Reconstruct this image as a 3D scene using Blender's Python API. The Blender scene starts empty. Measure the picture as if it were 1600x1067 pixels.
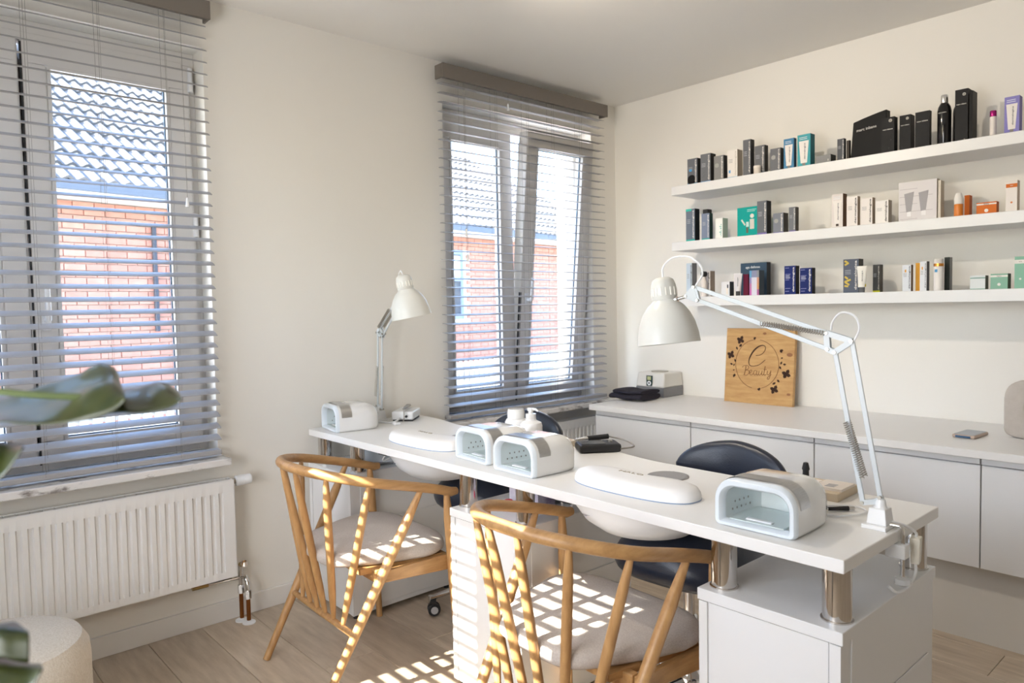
import bpy, bmesh, math, random
from mathutils import Vector, Matrix
random.seed(7)
R = math.radians
SC = bpy.context.scene
COL = SC.collection

# ------------------------------------------------------------------ camera
CAM = Vector((-3.5715, -2.9714, 1.2658))
FW = Vector((0.66764, 0.74287, -0.04893)); RT = Vector((0.74301, -0.66902, -0.01895)); UP = Vector((0.04681, 0.02370, 0.99862))
cd = bpy.data.cameras.new('camera'); cam = bpy.data.objects.new('camera', cd); COL.objects.link(cam)
M = Matrix.Identity(4)
for i in range(3):
    M[i][0] = RT[i]; M[i][1] = UP[i]; M[i][2] = -FW[i]; M[i][3] = CAM[i]
cam.matrix_world = M
cd.sensor_width = 36; cd.lens = 1128.33 / 1600 * 36; cd.clip_start = 0.02
cd.dof.use_dof = True; cd.dof.focus_distance = 2.3; cd.dof.aperture_fstop = 5.2
SC.camera = cam

# ------------------------------------------------------------------ light
w = bpy.data.worlds.new('world'); SC.world = w; w.use_nodes = True
nt = w.node_tree; bg = nt.nodes['Background']
sky = nt.nodes.new('ShaderNodeTexSky'); sky.sky_type = 'NISHITA'; sky.sun_disc = False
sky.sun_elevation = R(34); sky.sun_rotation = R(-95); sky.dust_density = 1.5; sky.air_density = 1.0
tint = nt.nodes.new('ShaderNodeMix'); tint.data_type = 'RGBA'; tint.blend_type = 'MULTIPLY'; tint.inputs[0].default_value = 1; tint.inputs[7].default_value = (.90, .96, 1.07, 1)
nt.links.new(sky.outputs[0], tint.inputs[6]); nt.links.new(tint.outputs[2], bg.inputs[0]); bg.inputs[1].default_value = 1.6
sl = bpy.data.lights.new('sun', 'SUN'); sun = bpy.data.objects.new('sun', sl); COL.objects.link(sun)
sl.energy = 26.0; sl.angle = R(0.22); sl.color = (1, .93, .82)
sun.rotation_euler = Vector((1, -.09, -.685)).to_track_quat('-Z', 'Y').to_euler()
def area(name, loc, direction, sx, sy, energy, color, portal=False):
    l = bpy.data.lights.new(name, 'AREA'); l.shape = 'RECTANGLE'; l.size = sx; l.size_y = sy
    l.energy = energy; l.color = color
    if portal: l.cycles.is_portal = True
    o = bpy.data.objects.new(name, l); COL.objects.link(o); o.location = loc
    o.rotation_euler = Vector(direction).to_track_quat('-Z', 'Y').to_euler()
    return o
pl_ = bpy.data.lights.new('ceiling_spot', 'SPOT'); pl_.energy = 42; pl_.color = (1, .88, .72); pl_.shadow_soft_size = .03; pl_.spot_size = R(150); pl_.spot_blend = .9
po_ = bpy.data.objects.new('ceiling_spot', pl_); COL.objects.link(po_); po_.location = (-2.05, -1.0, 2.385); po_.rotation_euler = Vector((1, -.45, -.75)).to_track_quat('-Z', 'Y').to_euler()
area('west_fill_light', (-4.44, -2.12, 1.45), (1, 0, .22), .85, 1.6, 46, (.98, .985, 1.0))  # added fill light on the solid west wall, no opening behind it
area('portal_window_1', (-3.1, .30, 1.5), (0, -1, 0), 1.3, 1.7, 1, (1, 1, 1), True)
area('portal_window_2', (-.78, .30, 1.5), (0, -1, 0), 1.3, 1.7, 1, (1, 1, 1), True)
vs = SC.view_settings
vs.view_transform = 'Standard'; vs.look = 'None'; vs.gamma = 1; vs.use_curve_mapping = False; vs.exposure = 0.36

# ------------------------------------------------------------------ materials
MATS = {}
def mat(name, col, rough=.5, metal=0, noise=None, bump=0, bscale=200, spec=None, coat=0, sss=0, emit=None, wave=None, rnd=0):
    """col: base colour; noise=(colour2, scale, (sx,sy,sz)) mixes a second colour; rnd: per-object brightness spread"""
    if name in MATS: return MATS[name]
    m = bpy.data.materials.new(name); m.use_nodes = True; t = m.node_tree; b = t.nodes['Principled BSDF']
    b.inputs['Base Color'].default_value = (*col, 1); b.inputs['Roughness'].default_value = rough; b.inputs['Metallic'].default_value = metal
    if spec is not None: b.inputs['Specular IOR Level'].default_value = spec
    if coat: b.inputs['Coat Weight'].default_value = coat
    tc = t.nodes.new('ShaderNodeTexCoord'); out = None
    if noise:
        c2, sc, st = noise
        mp = t.nodes.new('ShaderNodeMapping'); mp.inputs['Scale'].default_value = st
        t.links.new(tc.outputs['Object'], mp.inputs[0])
        n = t.nodes.new('ShaderNodeTexNoise'); n.inputs['Scale'].default_value = sc; n.inputs['Detail'].default_value = 6; n.inputs['Roughness'].default_value = .6
        if rnd:
            oi = t.nodes.new('ShaderNodeObjectInfo'); ad = t.nodes.new('ShaderNodeVectorMath'); ad.operation = 'ADD'
            mu = t.nodes.new('ShaderNodeMath'); mu.operation = 'MULTIPLY'; mu.inputs[1].default_value = 37.
            t.links.new(oi.outputs['Random'], mu.inputs[0]); t.links.new(mp.outputs[0], ad.inputs[0]); t.links.new(mu.outputs[0], ad.inputs[1])
            t.links.new(ad.outputs[0], n.inputs['Vector'])
        else: t.links.new(mp.outputs[0], n.inputs['Vector'])
        mx = t.nodes.new('ShaderNodeMix'); mx.data_type = 'RGBA'
        rp = t.nodes.new('ShaderNodeValToRGB'); rp.color_ramp.elements[0].position = .35; rp.color_ramp.elements[1].position = .68
        t.links.new(n.outputs['Fac'], rp.inputs[0]); t.links.new(rp.outputs[0], mx.inputs[0])
        mx.inputs[6].default_value = (*col, 1); mx.inputs[7].default_value = (*c2, 1); out = mx.outputs[2]
    if rnd:
        oi = t.nodes.new('ShaderNodeObjectInfo'); mr = t.nodes.new('ShaderNodeMapRange')
        mr.inputs[3].default_value = 1 - rnd; mr.inputs[4].default_value = 1 + rnd
        hs = t.nodes.new('ShaderNodeHueSaturation'); t.links.new(oi.outputs['Random'], mr.inputs[0]); t.links.new(mr.outputs[0], hs.inputs['Value'])
        if out: t.links.new(out, hs.inputs['Color'])
        else: hs.inputs['Color'].default_value = (*col, 1)
        out = hs.outputs[0]
    if out: t.links.new(out, b.inputs['Base Color'])
    if bump:
        n2 = t.nodes.new('ShaderNodeTexNoise'); n2.inputs['Scale'].default_value = bscale; n2.inputs['Detail'].default_value = 3
        t.links.new(tc.outputs['Object'], n2.inputs['Vector'])
        bp = t.nodes.new('ShaderNodeBump'); bp.inputs['Strength'].default_value = bump; bp.inputs['Distance'].default_value = .002
        t.links.new(n2.outputs['Fac'], bp.inputs['Height']); t.links.new(bp.outputs[0], b.inputs['Normal'])
    if emit: b.inputs['Emission Color'].default_value = (*emit[0], 1); b.inputs['Emission Strength'].default_value = emit[1]
    MATS[name] = m; return m
def hexc(h):
    h = h.lstrip('#'); v = [int(h[i:i+2], 16) / 255 for i in (0, 2, 4)]
    return tuple(c / 12.92 if c <= .04045 else ((c + .055) / 1.055) ** 2.4 for c in v)
def cm(h, rough=.45, **k): return mat('paint_' + h, hexc(h), max(rough, .55), spec=.22, **k)
wallm = mat('wall_paint', (.87, .84, .775), .9, bump=.12, bscale=90)
wallr = mat('wall_paint_white', (.87, .845, .79), .9, bump=.12, bscale=90)
ceilm = mat('ceiling_paint', (.90, .875, .825), .9, bump=.05, bscale=60)
whitel = mat('white_lacquer', (.80, .80, .80), .35)
desktopm = mat('white_desktop_laminate', (.85, .84, .82), .38)
whitep = mat('white_plastic', (.84, .85, .86), .28)
gloss = mat('glossy_white_plastic', (.84, .84, .83), .12, coat=.5)
pvc = mat('white_window_profile', (.70, .68, .65), .35)
radm = mat('radiator_enamel', (.87, .865, .85), .35)
slatm = mat('taupe_slat', (.37, .365, .37), .42)
railm = mat('dark_taupe_rail', (.19, .165, .14), .5)
cordm = mat('blind_cord', (.30, .28, .25), .8)
chrome = mat('chrome', (.72, .71, .70), .09, 1)
steel = mat('brushed_steel', (.50, .50, .50), .32, 1, noise=((.62, .62, .62), 30, (1, 1, 40)))
nickel = mat('dull_nickel', (.42, .40, .36), .3, 1)
black = mat('black_rubber', (.015, .015, .017), .5)
leather = mat('black_leather', (.012, .017, .032), .33, bump=.25, bscale=260, noise=((.018, .024, .042), 12, (1, 1, 1)))
oak = mat('oiled_oak', (.50, .285, .115), .42, noise=((.36, .19, .07), 9, (1.2, 7, 7)), bump=.15, bscale=120)
oakv = mat('oiled_oak_upright', (.53, .305, .125), .42, noise=((.39, .205, .078), 9, (7, 7, 1.2)), bump=.15, bscale=120)
fabric = mat('oatmeal_seat_fabric', (.60, .545, .50), .95, noise=((.50, .44, .40), 240, (1, 1, 1)), bump=.9, bscale=420)
boucle = mat('cream_boucle', (.74, .69, .61), .97, noise=((.64, .58, .49), 170, (1, 1, 1)), bump=1.0, bscale=240)
marble = mat('marble_sill', (.76, .75, .74), .25, noise=((.25, .23, .22), 11, (1, 2.2, 2.2)))
for e_, p_ in zip(next(n for n in marble.node_tree.nodes if n.type == 'VALTORGB').color_ramp.elements, (.54, .66)): e_.position = p_
floorm = mat('laminate_plank', (.57, .475, .37), .38, noise=((.42, .335, .25), 6, (5, .7, 1)), rnd=.08)
gap = mat('dark_joint', (.12, .10, .08), .9)
brickm = mat('red_brick', (.47, .23, .165), .9, noise=((.42, .185, .13), 8, (1, 1, 1)), rnd=.12)
mortar = mat('mortar', (.62, .58, .52), .95)
tilem = mat('grey_roof_tile', (.115, .112, .11), .6, rnd=.08)
zinc = mat('zinc_gutter', (.10, .115, .14), .6)
paving = mat('pale_paving', (.62, .60, .56), .95, noise=((.5, .48, .45), 3, (1, 1, 1)))
leafm = mat('leaf_green', (.016, .028, .002), .36, noise=((.045, .05, .004), 16, (1, 3, 1)), coat=.1)
def thin_glass():
    m = bpy.data.materials.new('window_glass'); m.use_nodes = True; t = m.node_tree; t.nodes.clear()
    o = t.nodes.new('ShaderNodeOutputMaterial'); mx = t.nodes.new('ShaderNodeMixShader'); tr = t.nodes.new('ShaderNodeBsdfTransparent'); gl = t.nodes.new('ShaderNodeBsdfGlossy')
    tr.inputs[0].default_value = (.95, .97, .97, 1); gl.inputs['Roughness'].default_value = .02; fr = t.nodes.new('ShaderNodeMapRange'); lw = t.nodes.new('ShaderNodeLayerWeight'); lw.inputs[0].default_value = .5; pw = t.nodes.new('ShaderNodeMath'); pw.operation = 'POWER'; pw.inputs[1].default_value = 5
    t.links.new(lw.outputs['Facing'], pw.inputs[0]); t.links.new(pw.outputs[0], fr.inputs[0]); fr.inputs[3].default_value = .04; fr.inputs[4].default_value = .9
    t.links.new(fr.outputs[0], mx.inputs[0]); t.links.new(tr.outputs[0], mx.inputs[1]); t.links.new(gl.outputs[0], mx.inputs[2]); t.links.new(mx.outputs[0], o.inputs[0])
    return m
glassm = thin_glass()
clearp = mat('clear_plastic', (.85, .88, .9), .15); clearp.node_tree.nodes['Principled BSDF'].inputs['Alpha'].default_value = .35

# ------------------------------------------------------------------ mesh helpers
class MB:
    def __init__(s): s.v = []; s.f = []; s.m = []
    def add(s, vs_, fs, mi=0):
        o = len(s.v); s.v += [tuple(v) for v in vs_]; s.f += [tuple(i + o for i in f) for f in fs]; s.m += [mi] * len(fs); return s
    def box(s, x0, x1, y0, y1, z0, z1, mi=0):
        vv = [(x0, y0, z0), (x1, y0, z0), (x1, y1, z0), (x0, y1, z0), (x0, y0, z1), (x1, y0, z1), (x1, y1, z1), (x0, y1, z1)]
        return s.add(vv, [(0, 3, 2, 1), (4, 5, 6, 7), (0, 1, 5, 4), (1, 2, 6, 5), (2, 3, 7, 6), (3, 0, 4, 7)], mi)
    def tube(s, pts, rad, seg=10, cap=True, mi=0, flat=1.0):
        pts = [Vector(p) for p in pts]; n = len(pts)
        if not hasattr(rad, '__len__'): rad = [rad] * n
        d0 = (pts[1] - pts[0]).normalized(); a = Vector((0, 0, 1)) if abs(d0.z) < .9 else Vector((1, 0, 0))
        u = d0.cross(a).normalized(); vv = []
        for i, p in enumerate(pts):
            d = (pts[min(i + 1, n - 1)] - pts[max(i - 1, 0)]).normalized()
            u = (u - d * u.dot(d)).normalized(); q = d.cross(u)
            for k in range(seg):
                t = 2 * math.pi * k / seg; vv.append(p + (u * math.cos(t) + q * math.sin(t) * flat) * rad[i])
        fs = [(i * seg + k, i * seg + (k + 1) % seg, (i + 1) * seg + (k + 1) % seg, (i + 1) * seg + k) for i in range(n - 1) for k in range(seg)]
        if cap: fs += [tuple(range(seg - 1, -1, -1)), tuple((n - 1) * seg + k for k in range(seg))]
        return s.add(vv, fs, mi)
    def lathe(s, prof, c=(0, 0, 0), seg=24, mi=0, axis=None, ex=1, ey=1):
        """prof: (r, h) rows along +z (or axis)"""
        q = (Vector(axis).to_track_quat('Z', 'Y') if axis else None); c = Vector(c); vv = []
        for r, h in prof:
            for k in range(seg):
                t = 2 * math.pi * k / seg; p = Vector((r * math.cos(t) * ex, r * math.sin(t) * ey, h))
                vv.append(c + (q @ p if q else p))
        n = len(prof)
        fs = [(i * seg + k, i * seg + (k + 1) % seg, (i + 1) * seg + (k + 1) % seg, (i + 1) * seg + k) for i in range(n - 1) for k in range(seg)]
        if prof[0][0] > 1e-5: fs.append(tuple(range(seg - 1, -1, -1)))
        if prof[-1][0] > 1e-5: fs.append(tuple((n - 1) * seg + k for k in range(seg)))
        return s.add(vv, fs, mi)
    def prism(s, poly, z0, z1, mi=0):
        n = len(poly); vv = [(x, y, z0) for x, y in poly] + [(x, y, z1) for x, y in poly]
        return s.add(vv, [tuple(range(n - 1, -1, -1)), tuple(range(n, 2 * n))] + [(i, (i + 1) % n, n + (i + 1) % n, n + i) for i in range(n)], mi)
    def rings(s, rings, close=False, cap0=True, cap1=True, mi=0):
        n = len(rings); k = len(rings[0]); vv = [p for r in rings for p in r]
        fs = [(i * k + j, i * k + (j + 1) % k, (i + 1) * k + (j + 1) % k, (i + 1) * k + j) for i in range(n - 1) for j in range(k)]
        if cap0: fs.append(tuple(range(k - 1, -1, -1)))
        if cap1: fs.append(tuple((n - 1) * k + j for j in range(k)))
        return s.add(vv, fs, mi)
    def mesh(s, name, mats, bev=0, bseg=2, smooth=False, sub=0, fixn=True):
        me = bpy.data.meshes.new(name); me.from_pydata(s.v, [], s.f)
        for i, m in enumerate(s.m): me.polygons[i].material_index = m
        b = bmesh.new(); b.from_mesh(me); bmesh.ops.remove_doubles(b, verts=b.verts, dist=1e-6)
        if fixn: bmesh.ops.recalc_face_normals(b, faces=b.faces)
        if bev:
            es = [e for e in b.edges if len(e.link_faces) == 2 and e.calc_face_angle(0) > .6]
            bmesh.ops.bevel(b, geom=es, offset=bev, segments=bseg, profile=.5, affect='EDGES')
        if smooth:
            for f in b.faces: f.smooth = True
            for e in b.edges:
                if len(e.link_faces) == 2 and e.calc_face_angle(0) > R(40): e.smooth = False
        b.to_mesh(me); b.free()
        for m in (mats if isinstance(mats, (list, tuple)) else [mats]): me.materials.append(m)
        return me
    def build(s, name, mats, parent=None, loc=None, rot=None, sub=0, **k):
        me = s.mesh(name, mats, **k); o = link(name, me, parent, loc, rot)
        if sub: md = o.modifiers.new('subdivision', 'SUBSURF'); md.levels = sub; md.render_levels = sub
        return o
def link(name, data, parent=None, loc=None, rot=None):
    o = bpy.data.objects.new(name, data); COL.objects.link(o)
    if parent is not None: o.parent = parent
    if loc is not None: o.location = loc
    if rot is not None: o.rotation_euler = rot
    return o
def thing(name, label, cat, loc=(0, 0, 0), rz=0, group=None, obj=None):
    o = obj or link(name, None, None, loc, (0, 0, rz))
    if label: o['label'] = label
    o['category'] = cat
    if group: o['group'] = group
    return o
def struct(o): o['kind'] = 'structure'; return o
def stuff(o): o['kind'] = 'stuff'; return o
def arc(c, r, a0, a1, n, f=lambda x, y: (x, y)):
    return [f(c[0] + r * math.cos(R(a0 + (a1 - a0) * i / n)), c[1] + r * math.sin(R(a0 + (a1 - a0) * i / n))) for i in range(n + 1)]
def rrect(x0, x1, y0, y1, r, n=5):
    return arc((x1 - r, y1 - r), r, 0, 90, n) + arc((x0 + r, y1 - r), r, 90, 180, n) + arc((x0 + r, y0 + r), r, 180, 270, n) + arc((x1 - r, y0 + r), r, 270, 360, n)
def spline(pts, n=6):
    P = [Vector(p) for p in pts]; P = [P[0] * 2 - P[1]] + P + [P[-1] * 2 - P[-2]]; o = []
    for i in range(1, len(P) - 2):
        for k in range(n):
            t = k / n; a, b, c, d = P[i - 1:i + 3]
            o.append(.5 * ((2 * b) + (c - a) * t + (2 * a - 5 * b + 4 * c - d) * t * t + (3 * b - a - 3 * c + d) * t ** 3))
    o.append(P[-2]); return o
TXT = {}
def text_mesh(s, bold=0.0):
    if (s, bold) in TXT: return TXT[(s, bold)]
    c = bpy.data.curves.new('lettering', 'FONT'); c.body = s; c.size = 1; c.extrude = .01; c.resolution_u = 2; c.offset = bold
    o = bpy.data.objects.new('tmp', c); COL.objects.link(o)
    dg = bpy.context.evaluated_depsgraph_get(); me = bpy.data.meshes.new_from_object(o.evaluated_get(dg)); me.name = 'lettering'
    bpy.data.objects.remove(o); bpy.data.curves.remove(c)
    xs = [v.co.x for v in me.vertices]; ys = [v.co.y for v in me.vertices]
    TXT[(s, bold)] = (me, min(xs), max(xs), min(ys), max(ys)); return TXT[(s, bold)]
def lettering(s, parent, center, xdir, ydir, length, m, bold=0.0, height=None, name='lettering'):
    me, x0, x1, y0, y1 = text_mesh(s, bold); me = me.copy() if me.materials and me.materials[0] != m else me
    if not me.materials: me.materials.append(m)
    else: me.materials[0] = m
    k = length / (x1 - x0); ky = k if height is None else height / (y1 - y0)
    X = Vector(xdir).normalized(); Y = Vector(ydir).normalized(); Z = X.cross(Y)
    o = link(name, me, parent); Mx = Matrix.Identity(4)
    c = Vector(center) - X * k * (x0 + x1) / 2 - Y * ky * (y0 + y1) / 2
    for i in range(3): Mx[i][0] = X[i] * k; Mx[i][1] = Y[i] * ky; Mx[i][2] = Z[i] * .05; Mx[i][3] = c[i]
    o.matrix_local = Mx; return o

# ------------------------------------------------------------------ room shell
ZC = 2.5; XW = -4.5; YS = -5.2
W1 = (-3.74, -2.52, .69, 2.31); W2 = (-1.345, -.225, .69, 2.31)   # window openings in the back wall
def wall_with_holes(name, a0, a1, holes, plane, t0, t1, m):
    """wall along 'x' or 'y' between a0..a1, thickness t0..t1, rectangular holes"""
    mb = MB(); cuts = sorted(holes); cur = a0
    def bx(p0, p1, z0, z1):
        if p1 - p0 < 1e-4 or z1 - z0 < 1e-4: return
        if plane == 'x': mb.box(p0, p1, t0, t1, z0, z1)
        else: mb.box(t0, t1, p0, p1, z0, z1)
    for h in cuts:
        bx(cur, h[0], 0, ZC); bx(h[0], h[1], 0, h[2]); bx(h[0], h[1], h[3], ZC); cur = h[1]
    bx(cur, a1, 0, ZC)
    return struct(mb.build(name, m))
wall_with_holes('wall_back', XW - .2, .2, [W1, W2], 'x', 0, .30, wallm)
struct(MB().box(0, .2, YS, 0, 0, ZC).build('wall_right', wallr))
WW = [(-1.64, -.575, 1.32, 2.30)]
wall_with_holes('wall_left', YS, 0, WW, 'y', XW - .16, XW, wallm)
wall_with_holes('wall_front', XW - .2, .2, [], 'x', YS - .2, YS, wallm)
struct(MB().box(XW - .2, .2, YS - .2, .30, ZC, ZC + .12).build('ceiling', ceilm))
fl = struct(MB().box(XW - .2, .2, YS - .2, .0, -.12, -.012).build('floor', gap))
# laminate planks
PW = .1988; L = 1.29
plank_me = MB().box(.0008, PW - .0008, .0008, L - .0008, -.012, 0).mesh('plank', floorm, bev=.0012, bseg=1)
k = 0
cols = range(int(-4.6 / PW) - 1, 1)
for i in range(-13, 11):
    x = -2.02 + i * PW
    if x + PW > .02 or x < XW - .16: continue
    off = {0: -.745}.get(i, -.745 + (i * .47) % 1 * L)
    y = off - L * 4
    while y < 0:
        y0 = max(y, YS); y1 = min(y + L, 0)
        if y1 - y0 > .05:
            if y1 - y0 > L - .01: link('plank', plank_me, fl, (x, y, 0))
            else: MB().box(x + .0008, x + PW - .0008, y0 + .0008, y1 - .0008, -.012, 0).build('plank', floorm, fl, bev=.0012, bseg=1)
        y += L
struct(MB().box(XW, -.0, -.014, 0, 0, .08).build('baseboard_back', mat('baseboard_cream', (.82, .80, .76), .5), bev=.002))
struct(MB().box(-.014, 0, YS, -4.2, 0, .08).build('baseboard_right', whitel, bev=.002))

# ------------------------------------------------------------------ outside: neighbour's house
HOUSE = thing('brick_house', 'neighbouring brick house with a grey pantile roof seen through both windows', 'house', (-1.65, 6.05, 0), R(10))
# local: x along wall, y away from us, z up
MB().box(-7, 11.2, .02, .3, -.2, 2.62).build('wall_core', mortar, HOUSE)
bl, bh_, BL, BHt = .21, .065, .22, .075
brick_me = MB().box(0, bl, -.012, .03, 0, bh_).mesh('brick', brickm)
bs = MB()
for r in range(33):
    z = .02 + r * BHt; s = -7 + (BL / 2 if r % 2 else 0)
    while s < 11.0:
        if not (5.28 < s + bl and s < 6.10 and 1.0 < z + .06 and z < 2.27):
            if -.62 < s < .92 and z > .25: link('brick', brick_me, HOUSE, (s, 0, z))
            else: bs.box(s, s + bl, -.012 + random.uniform(-.002, .002), .03, z, z + bh_)
        s += BL
stuff(bs.build('brick_field', brickm, HOUSE))
MB().box(-7.3, 11.5, -.42, .3, 2.50, 2.54).build('soffit', mat('soffit_board', (.75, .72, .65), .6), HOUSE)
MB().box(-7.3, 11.5, -.44, -.34, 2.54, 2.64).build('gutter', zinc, HOUSE, bev=.01)
MB().tube([(.66, -.05, 2.3), (.66, -.05, 1.05)], .028, 10).build('downpipe', mat('dark_pipe', (.03, .035, .05), .5), HOUSE, smooth=True)
wf = MB().box(5.30, 6.10, -.01, .06, 1.06, 1.14).box(5.30, 6.10, -.01, .06, 2.18, 2.26).box(5.30, 5.38, -.01, .06, 1.14, 2.18).box(6.04, 6.10, -.01, .06, 1.14, 2.18).box(5.38, 6.04, -.01, .06, 1.72, 1.78)
fo = wf.build('window_frame', mat('blue_grey_frame', (.20, .26, .36), .5), HOUSE)
MB().box(5.38, 6.04, .02, .03, 1.14, 2.18).build('pane', mat('dark_pane', (.05, .08, .14), .08), fo)
MB().box(5.38, 6.04, .012, .018, 1.78, 2.16).build('roller_shade', mat('pale_shade', (.75, .75, .75), .8), fo)
MB().box(5.22, 6.16, -.06, .05, 1.0, 1.06).build('window_sill', paving, HOUSE)
# pantiles
al = R(35); ca, sa = math.cos(al), math.sin(al)
def tile_pts(w=.305, n=12, ln=.37):
    mb = MB(); prof = [(w * i / n, .045 * (1 - math.cos(2 * math.pi * 2 * i / n)) / 2) for i in range(n + 1)]
    rows = []
    for (d, lift, th) in ((0, .034, -.012), (0, .034, .022), (ln, .0, .022)):
        rows.append([(x, d * ca - (h + lift + th) * sa, d * sa + (h + lift + th) * ca) for x, h in prof])
    nn = n + 1; vv = [p for r_ in rows for p in r_]
    mb.add(vv, [(j * nn + i, j * nn + i + 1, (j + 1) * nn + i + 1, (j + 1) * nn + i) for j in range(2) for i in range(n)]); return mb
tmb = tile_pts(); tile_me = tmb.mesh('roof_tile', tilem, smooth=True, fixn=False)
tfield = MB()
for r in range(11):
    d = r * .33
    for c in range(-23, 39):
        s = c * .30
        if s > 11.3 - d * ca * .95: continue
        o3 = (s, -.40 + d * ca, 2.60 + d * sa)
        if -1.2 < s < 2.3 and r < 11: link('roof_tile', tile_me, HOUSE, o3)
        else: tfield.add([(v[0] + o3[0], v[1] + o3[1], v[2] + o3[2]) for v in tmb.v], tmb.f)
stuff(tfield.build('roof_tile_field', tilem, HOUSE, smooth=True, fixn=False))
e0, top = (-.38, 2.585), (-.40 + 11 * .33 * ca, 2.60 + 11 * .33 * sa)
MB().add([(-7.2, -.38, 2.575), (11.5, -.38, 2.575), (8.3, top[0], top[1] - .02), (-7.2, top[0], top[1] - .02), (11.5, 6.4, 2.575), (-7.2, 6.4, 2.575)],
         [(0, 1, 2, 3), (1, 4, 2), (4, 5, 3, 2), (0, 3, 5)]).build('roof_deck', tilem, HOUSE)
MB().tube([(-7.2, top[0], top[1] + .01), (8.35, top[0], top[1] + .01)], .09, 10).build('ridge_cap', tilem, HOUSE, smooth=True)
# fence in front of the house (2 m off its wall)
FN = thing('picket_fence', 'low whitewashed picket fence standing in front of the brick house', 'fence', (-1.65, 6.05, 0), R(10))
fm = mat('weathered_white_wood', (.36, .36, .35), .8)
pk = MB().prism([(0, 0), (.07, 0), (.07, .02), (0, .02)], -.15, .50).add([(0, 0, .5), (.07, 0, .5), (.07, .02, .5), (0, .02, .5), (.035, 0, .55), (.035, .02, .55)], [(0, 1, 4), (2, 3, 5), (1, 2, 5, 4), (3, 0, 4, 5)]).mesh('picket', fm)
for i in range(0, 88): link('picket', pk, FN, (-1.6 + i * .105, -2.0, 0))
MB().box(-1.8, 7.8, -1.98, -1.94, .0, .06).box(-1.8, 7.8, -1.98, -1.94, .34, .40).build('rail', fm, FN)
struct(MB().box(-16, 22, .3, 26, -.3, -.15).build('ground', paving))

# ------------------------------------------------------------------ windows
def frame_ring(mb, x0, x1, z0, z1, wdt, y0, y1, mi=0):
    mb.box(x0, x1, y0, y1, z0, z0 + wdt, mi); mb.box(x0, x1, y0, y1, z1 - wdt, z1, mi)
    mb.box(x0, x0 + wdt, y0, y1, z0 + wdt, z1 - wdt, mi); mb.box(x1 - wdt, x1, y0, y1, z0 + wdt, z1 - wdt, mi); return mb
def sash(parent, x0, x1, z0, z1, y, tilt=0, name='sash'):
    """casement sash, pivot at its bottom edge; y = inner face"""
    wd = .078
    o = frame_ring(MB(), 0, x1 - x0, 0, z1 - z0, wd, 0, .068).build(name, pvc, parent, (x0, y, z0), (tilt, 0, 0), bev=.006)
    frame_ring(MB(), wd, x1 - x0 - wd, wd, z1 - z0 - wd, .012, -.002, .02).build('glazing_bead', pvc, o, bev=.002)
    seal = mat('glazing_seal', (.10, .16, .22), .5)
    frame_ring(MB(), wd + .010, x1 - x0 - wd - .010, wd + .010, z1 - z0 - wd - .010, .006, .02, .028).build('glazing_seal', seal, o)
    MB().box(wd + .004, x1 - x0 - wd - .004, .030, .034, wd + .004, z1 - z0 - wd - .004).build('pane', glassm, o)
    return o
def handle(parent, x, z, y=-.002):
    h = MB().box(x - .014, x + .014, y - .010, y, z - .035, z + .035).tube([(x, y - .008, z), (x, y - .045, z)], .009, 10).tube([(x, y - .045, z), (x, y - .048, z + .03), (x, y - .048, z + .125)], [.011, .011, .009], 8)
    return h.build('handle', whitep, parent, bev=.002, smooth=True)
def hinge(parent, x, z, y):
    return MB().tube([(x, y, z), (x, y, z + .09)], .009, 10).tube([(x, y, z - .005), (x, y, z + .04)], .011, 10).build('hinge', whitep, parent, smooth=True)
YF = .085
def window(n, W, mull, tilt):
    x0, x1, z0, z1 = W
    o = struct(link('window_%d' % n, None, None, (0, 0, 0)))
    f_ = frame_ring(MB(), x0, x1, z0 + .01, z1, .05, YF + .02, YF + .09)
    f_.build('window_frame', pvc, o, bev=.004)
    MB().box(x0 + .05, x1 - .05, YF + .03, YF + .085, z0 + .06, z0 + .075).build('frame_bead', pvc, o)
    a = sash(o, x0 + .028, mull - .004, z0 + .035, z1 - .075, YF)
    b = sash(o, mull + .004, x1 - .028, z0 + .035, z1 - .075, YF, tilt)
    frame_ring(MB(), x0 + .028, x1 - .028, z1 - .078, z1 - .02, .001, YF + .02, YF + .06)
    MB().box(x0 + .05, x1 - .05, YF + .012, YF + .07, z1 - .075, z1 - .045).build('head_frame', pvc, o, bev=.003)
    return o, a, b
wa, a1, b1 = window(1, W1, -3.12, 0)
handle(b1, .038, .52)
for z in (1.43, .85): hinge(b1, (W1[1] - .028) - (-3.116) + .004, z, -.002)
MB().box(-.003, .003, -.004, 0, .0, 1.5).build('sash_seal', black, b1)
wb, a2, b2 = window(2, W2, -.80, R(5.0))
handle(b2, .038, .58)
MB().box(-.0015, .0015, -.001, .02, .0, .62).build('sash_seal', black, b2)
for W, nm in ((W1, 1), (W2, 2)):
    MB().box(W[0], W[1], .18, .36, .685, .705).build('outer_sill', mat('outer_sill_white', (.8, .8, .8), .4), wa if nm == 1 else wb)
def sill(x0, x1):
    return MB().box(x0, x1, -.135, .09, .662, .690)
s1 = struct(sill(-3.82, -2.515).build('trim_1', marble, bev=.004)); s2 = struct(sill(-1.42, -.15).build('trim_2', marble, bev=.004))

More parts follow.
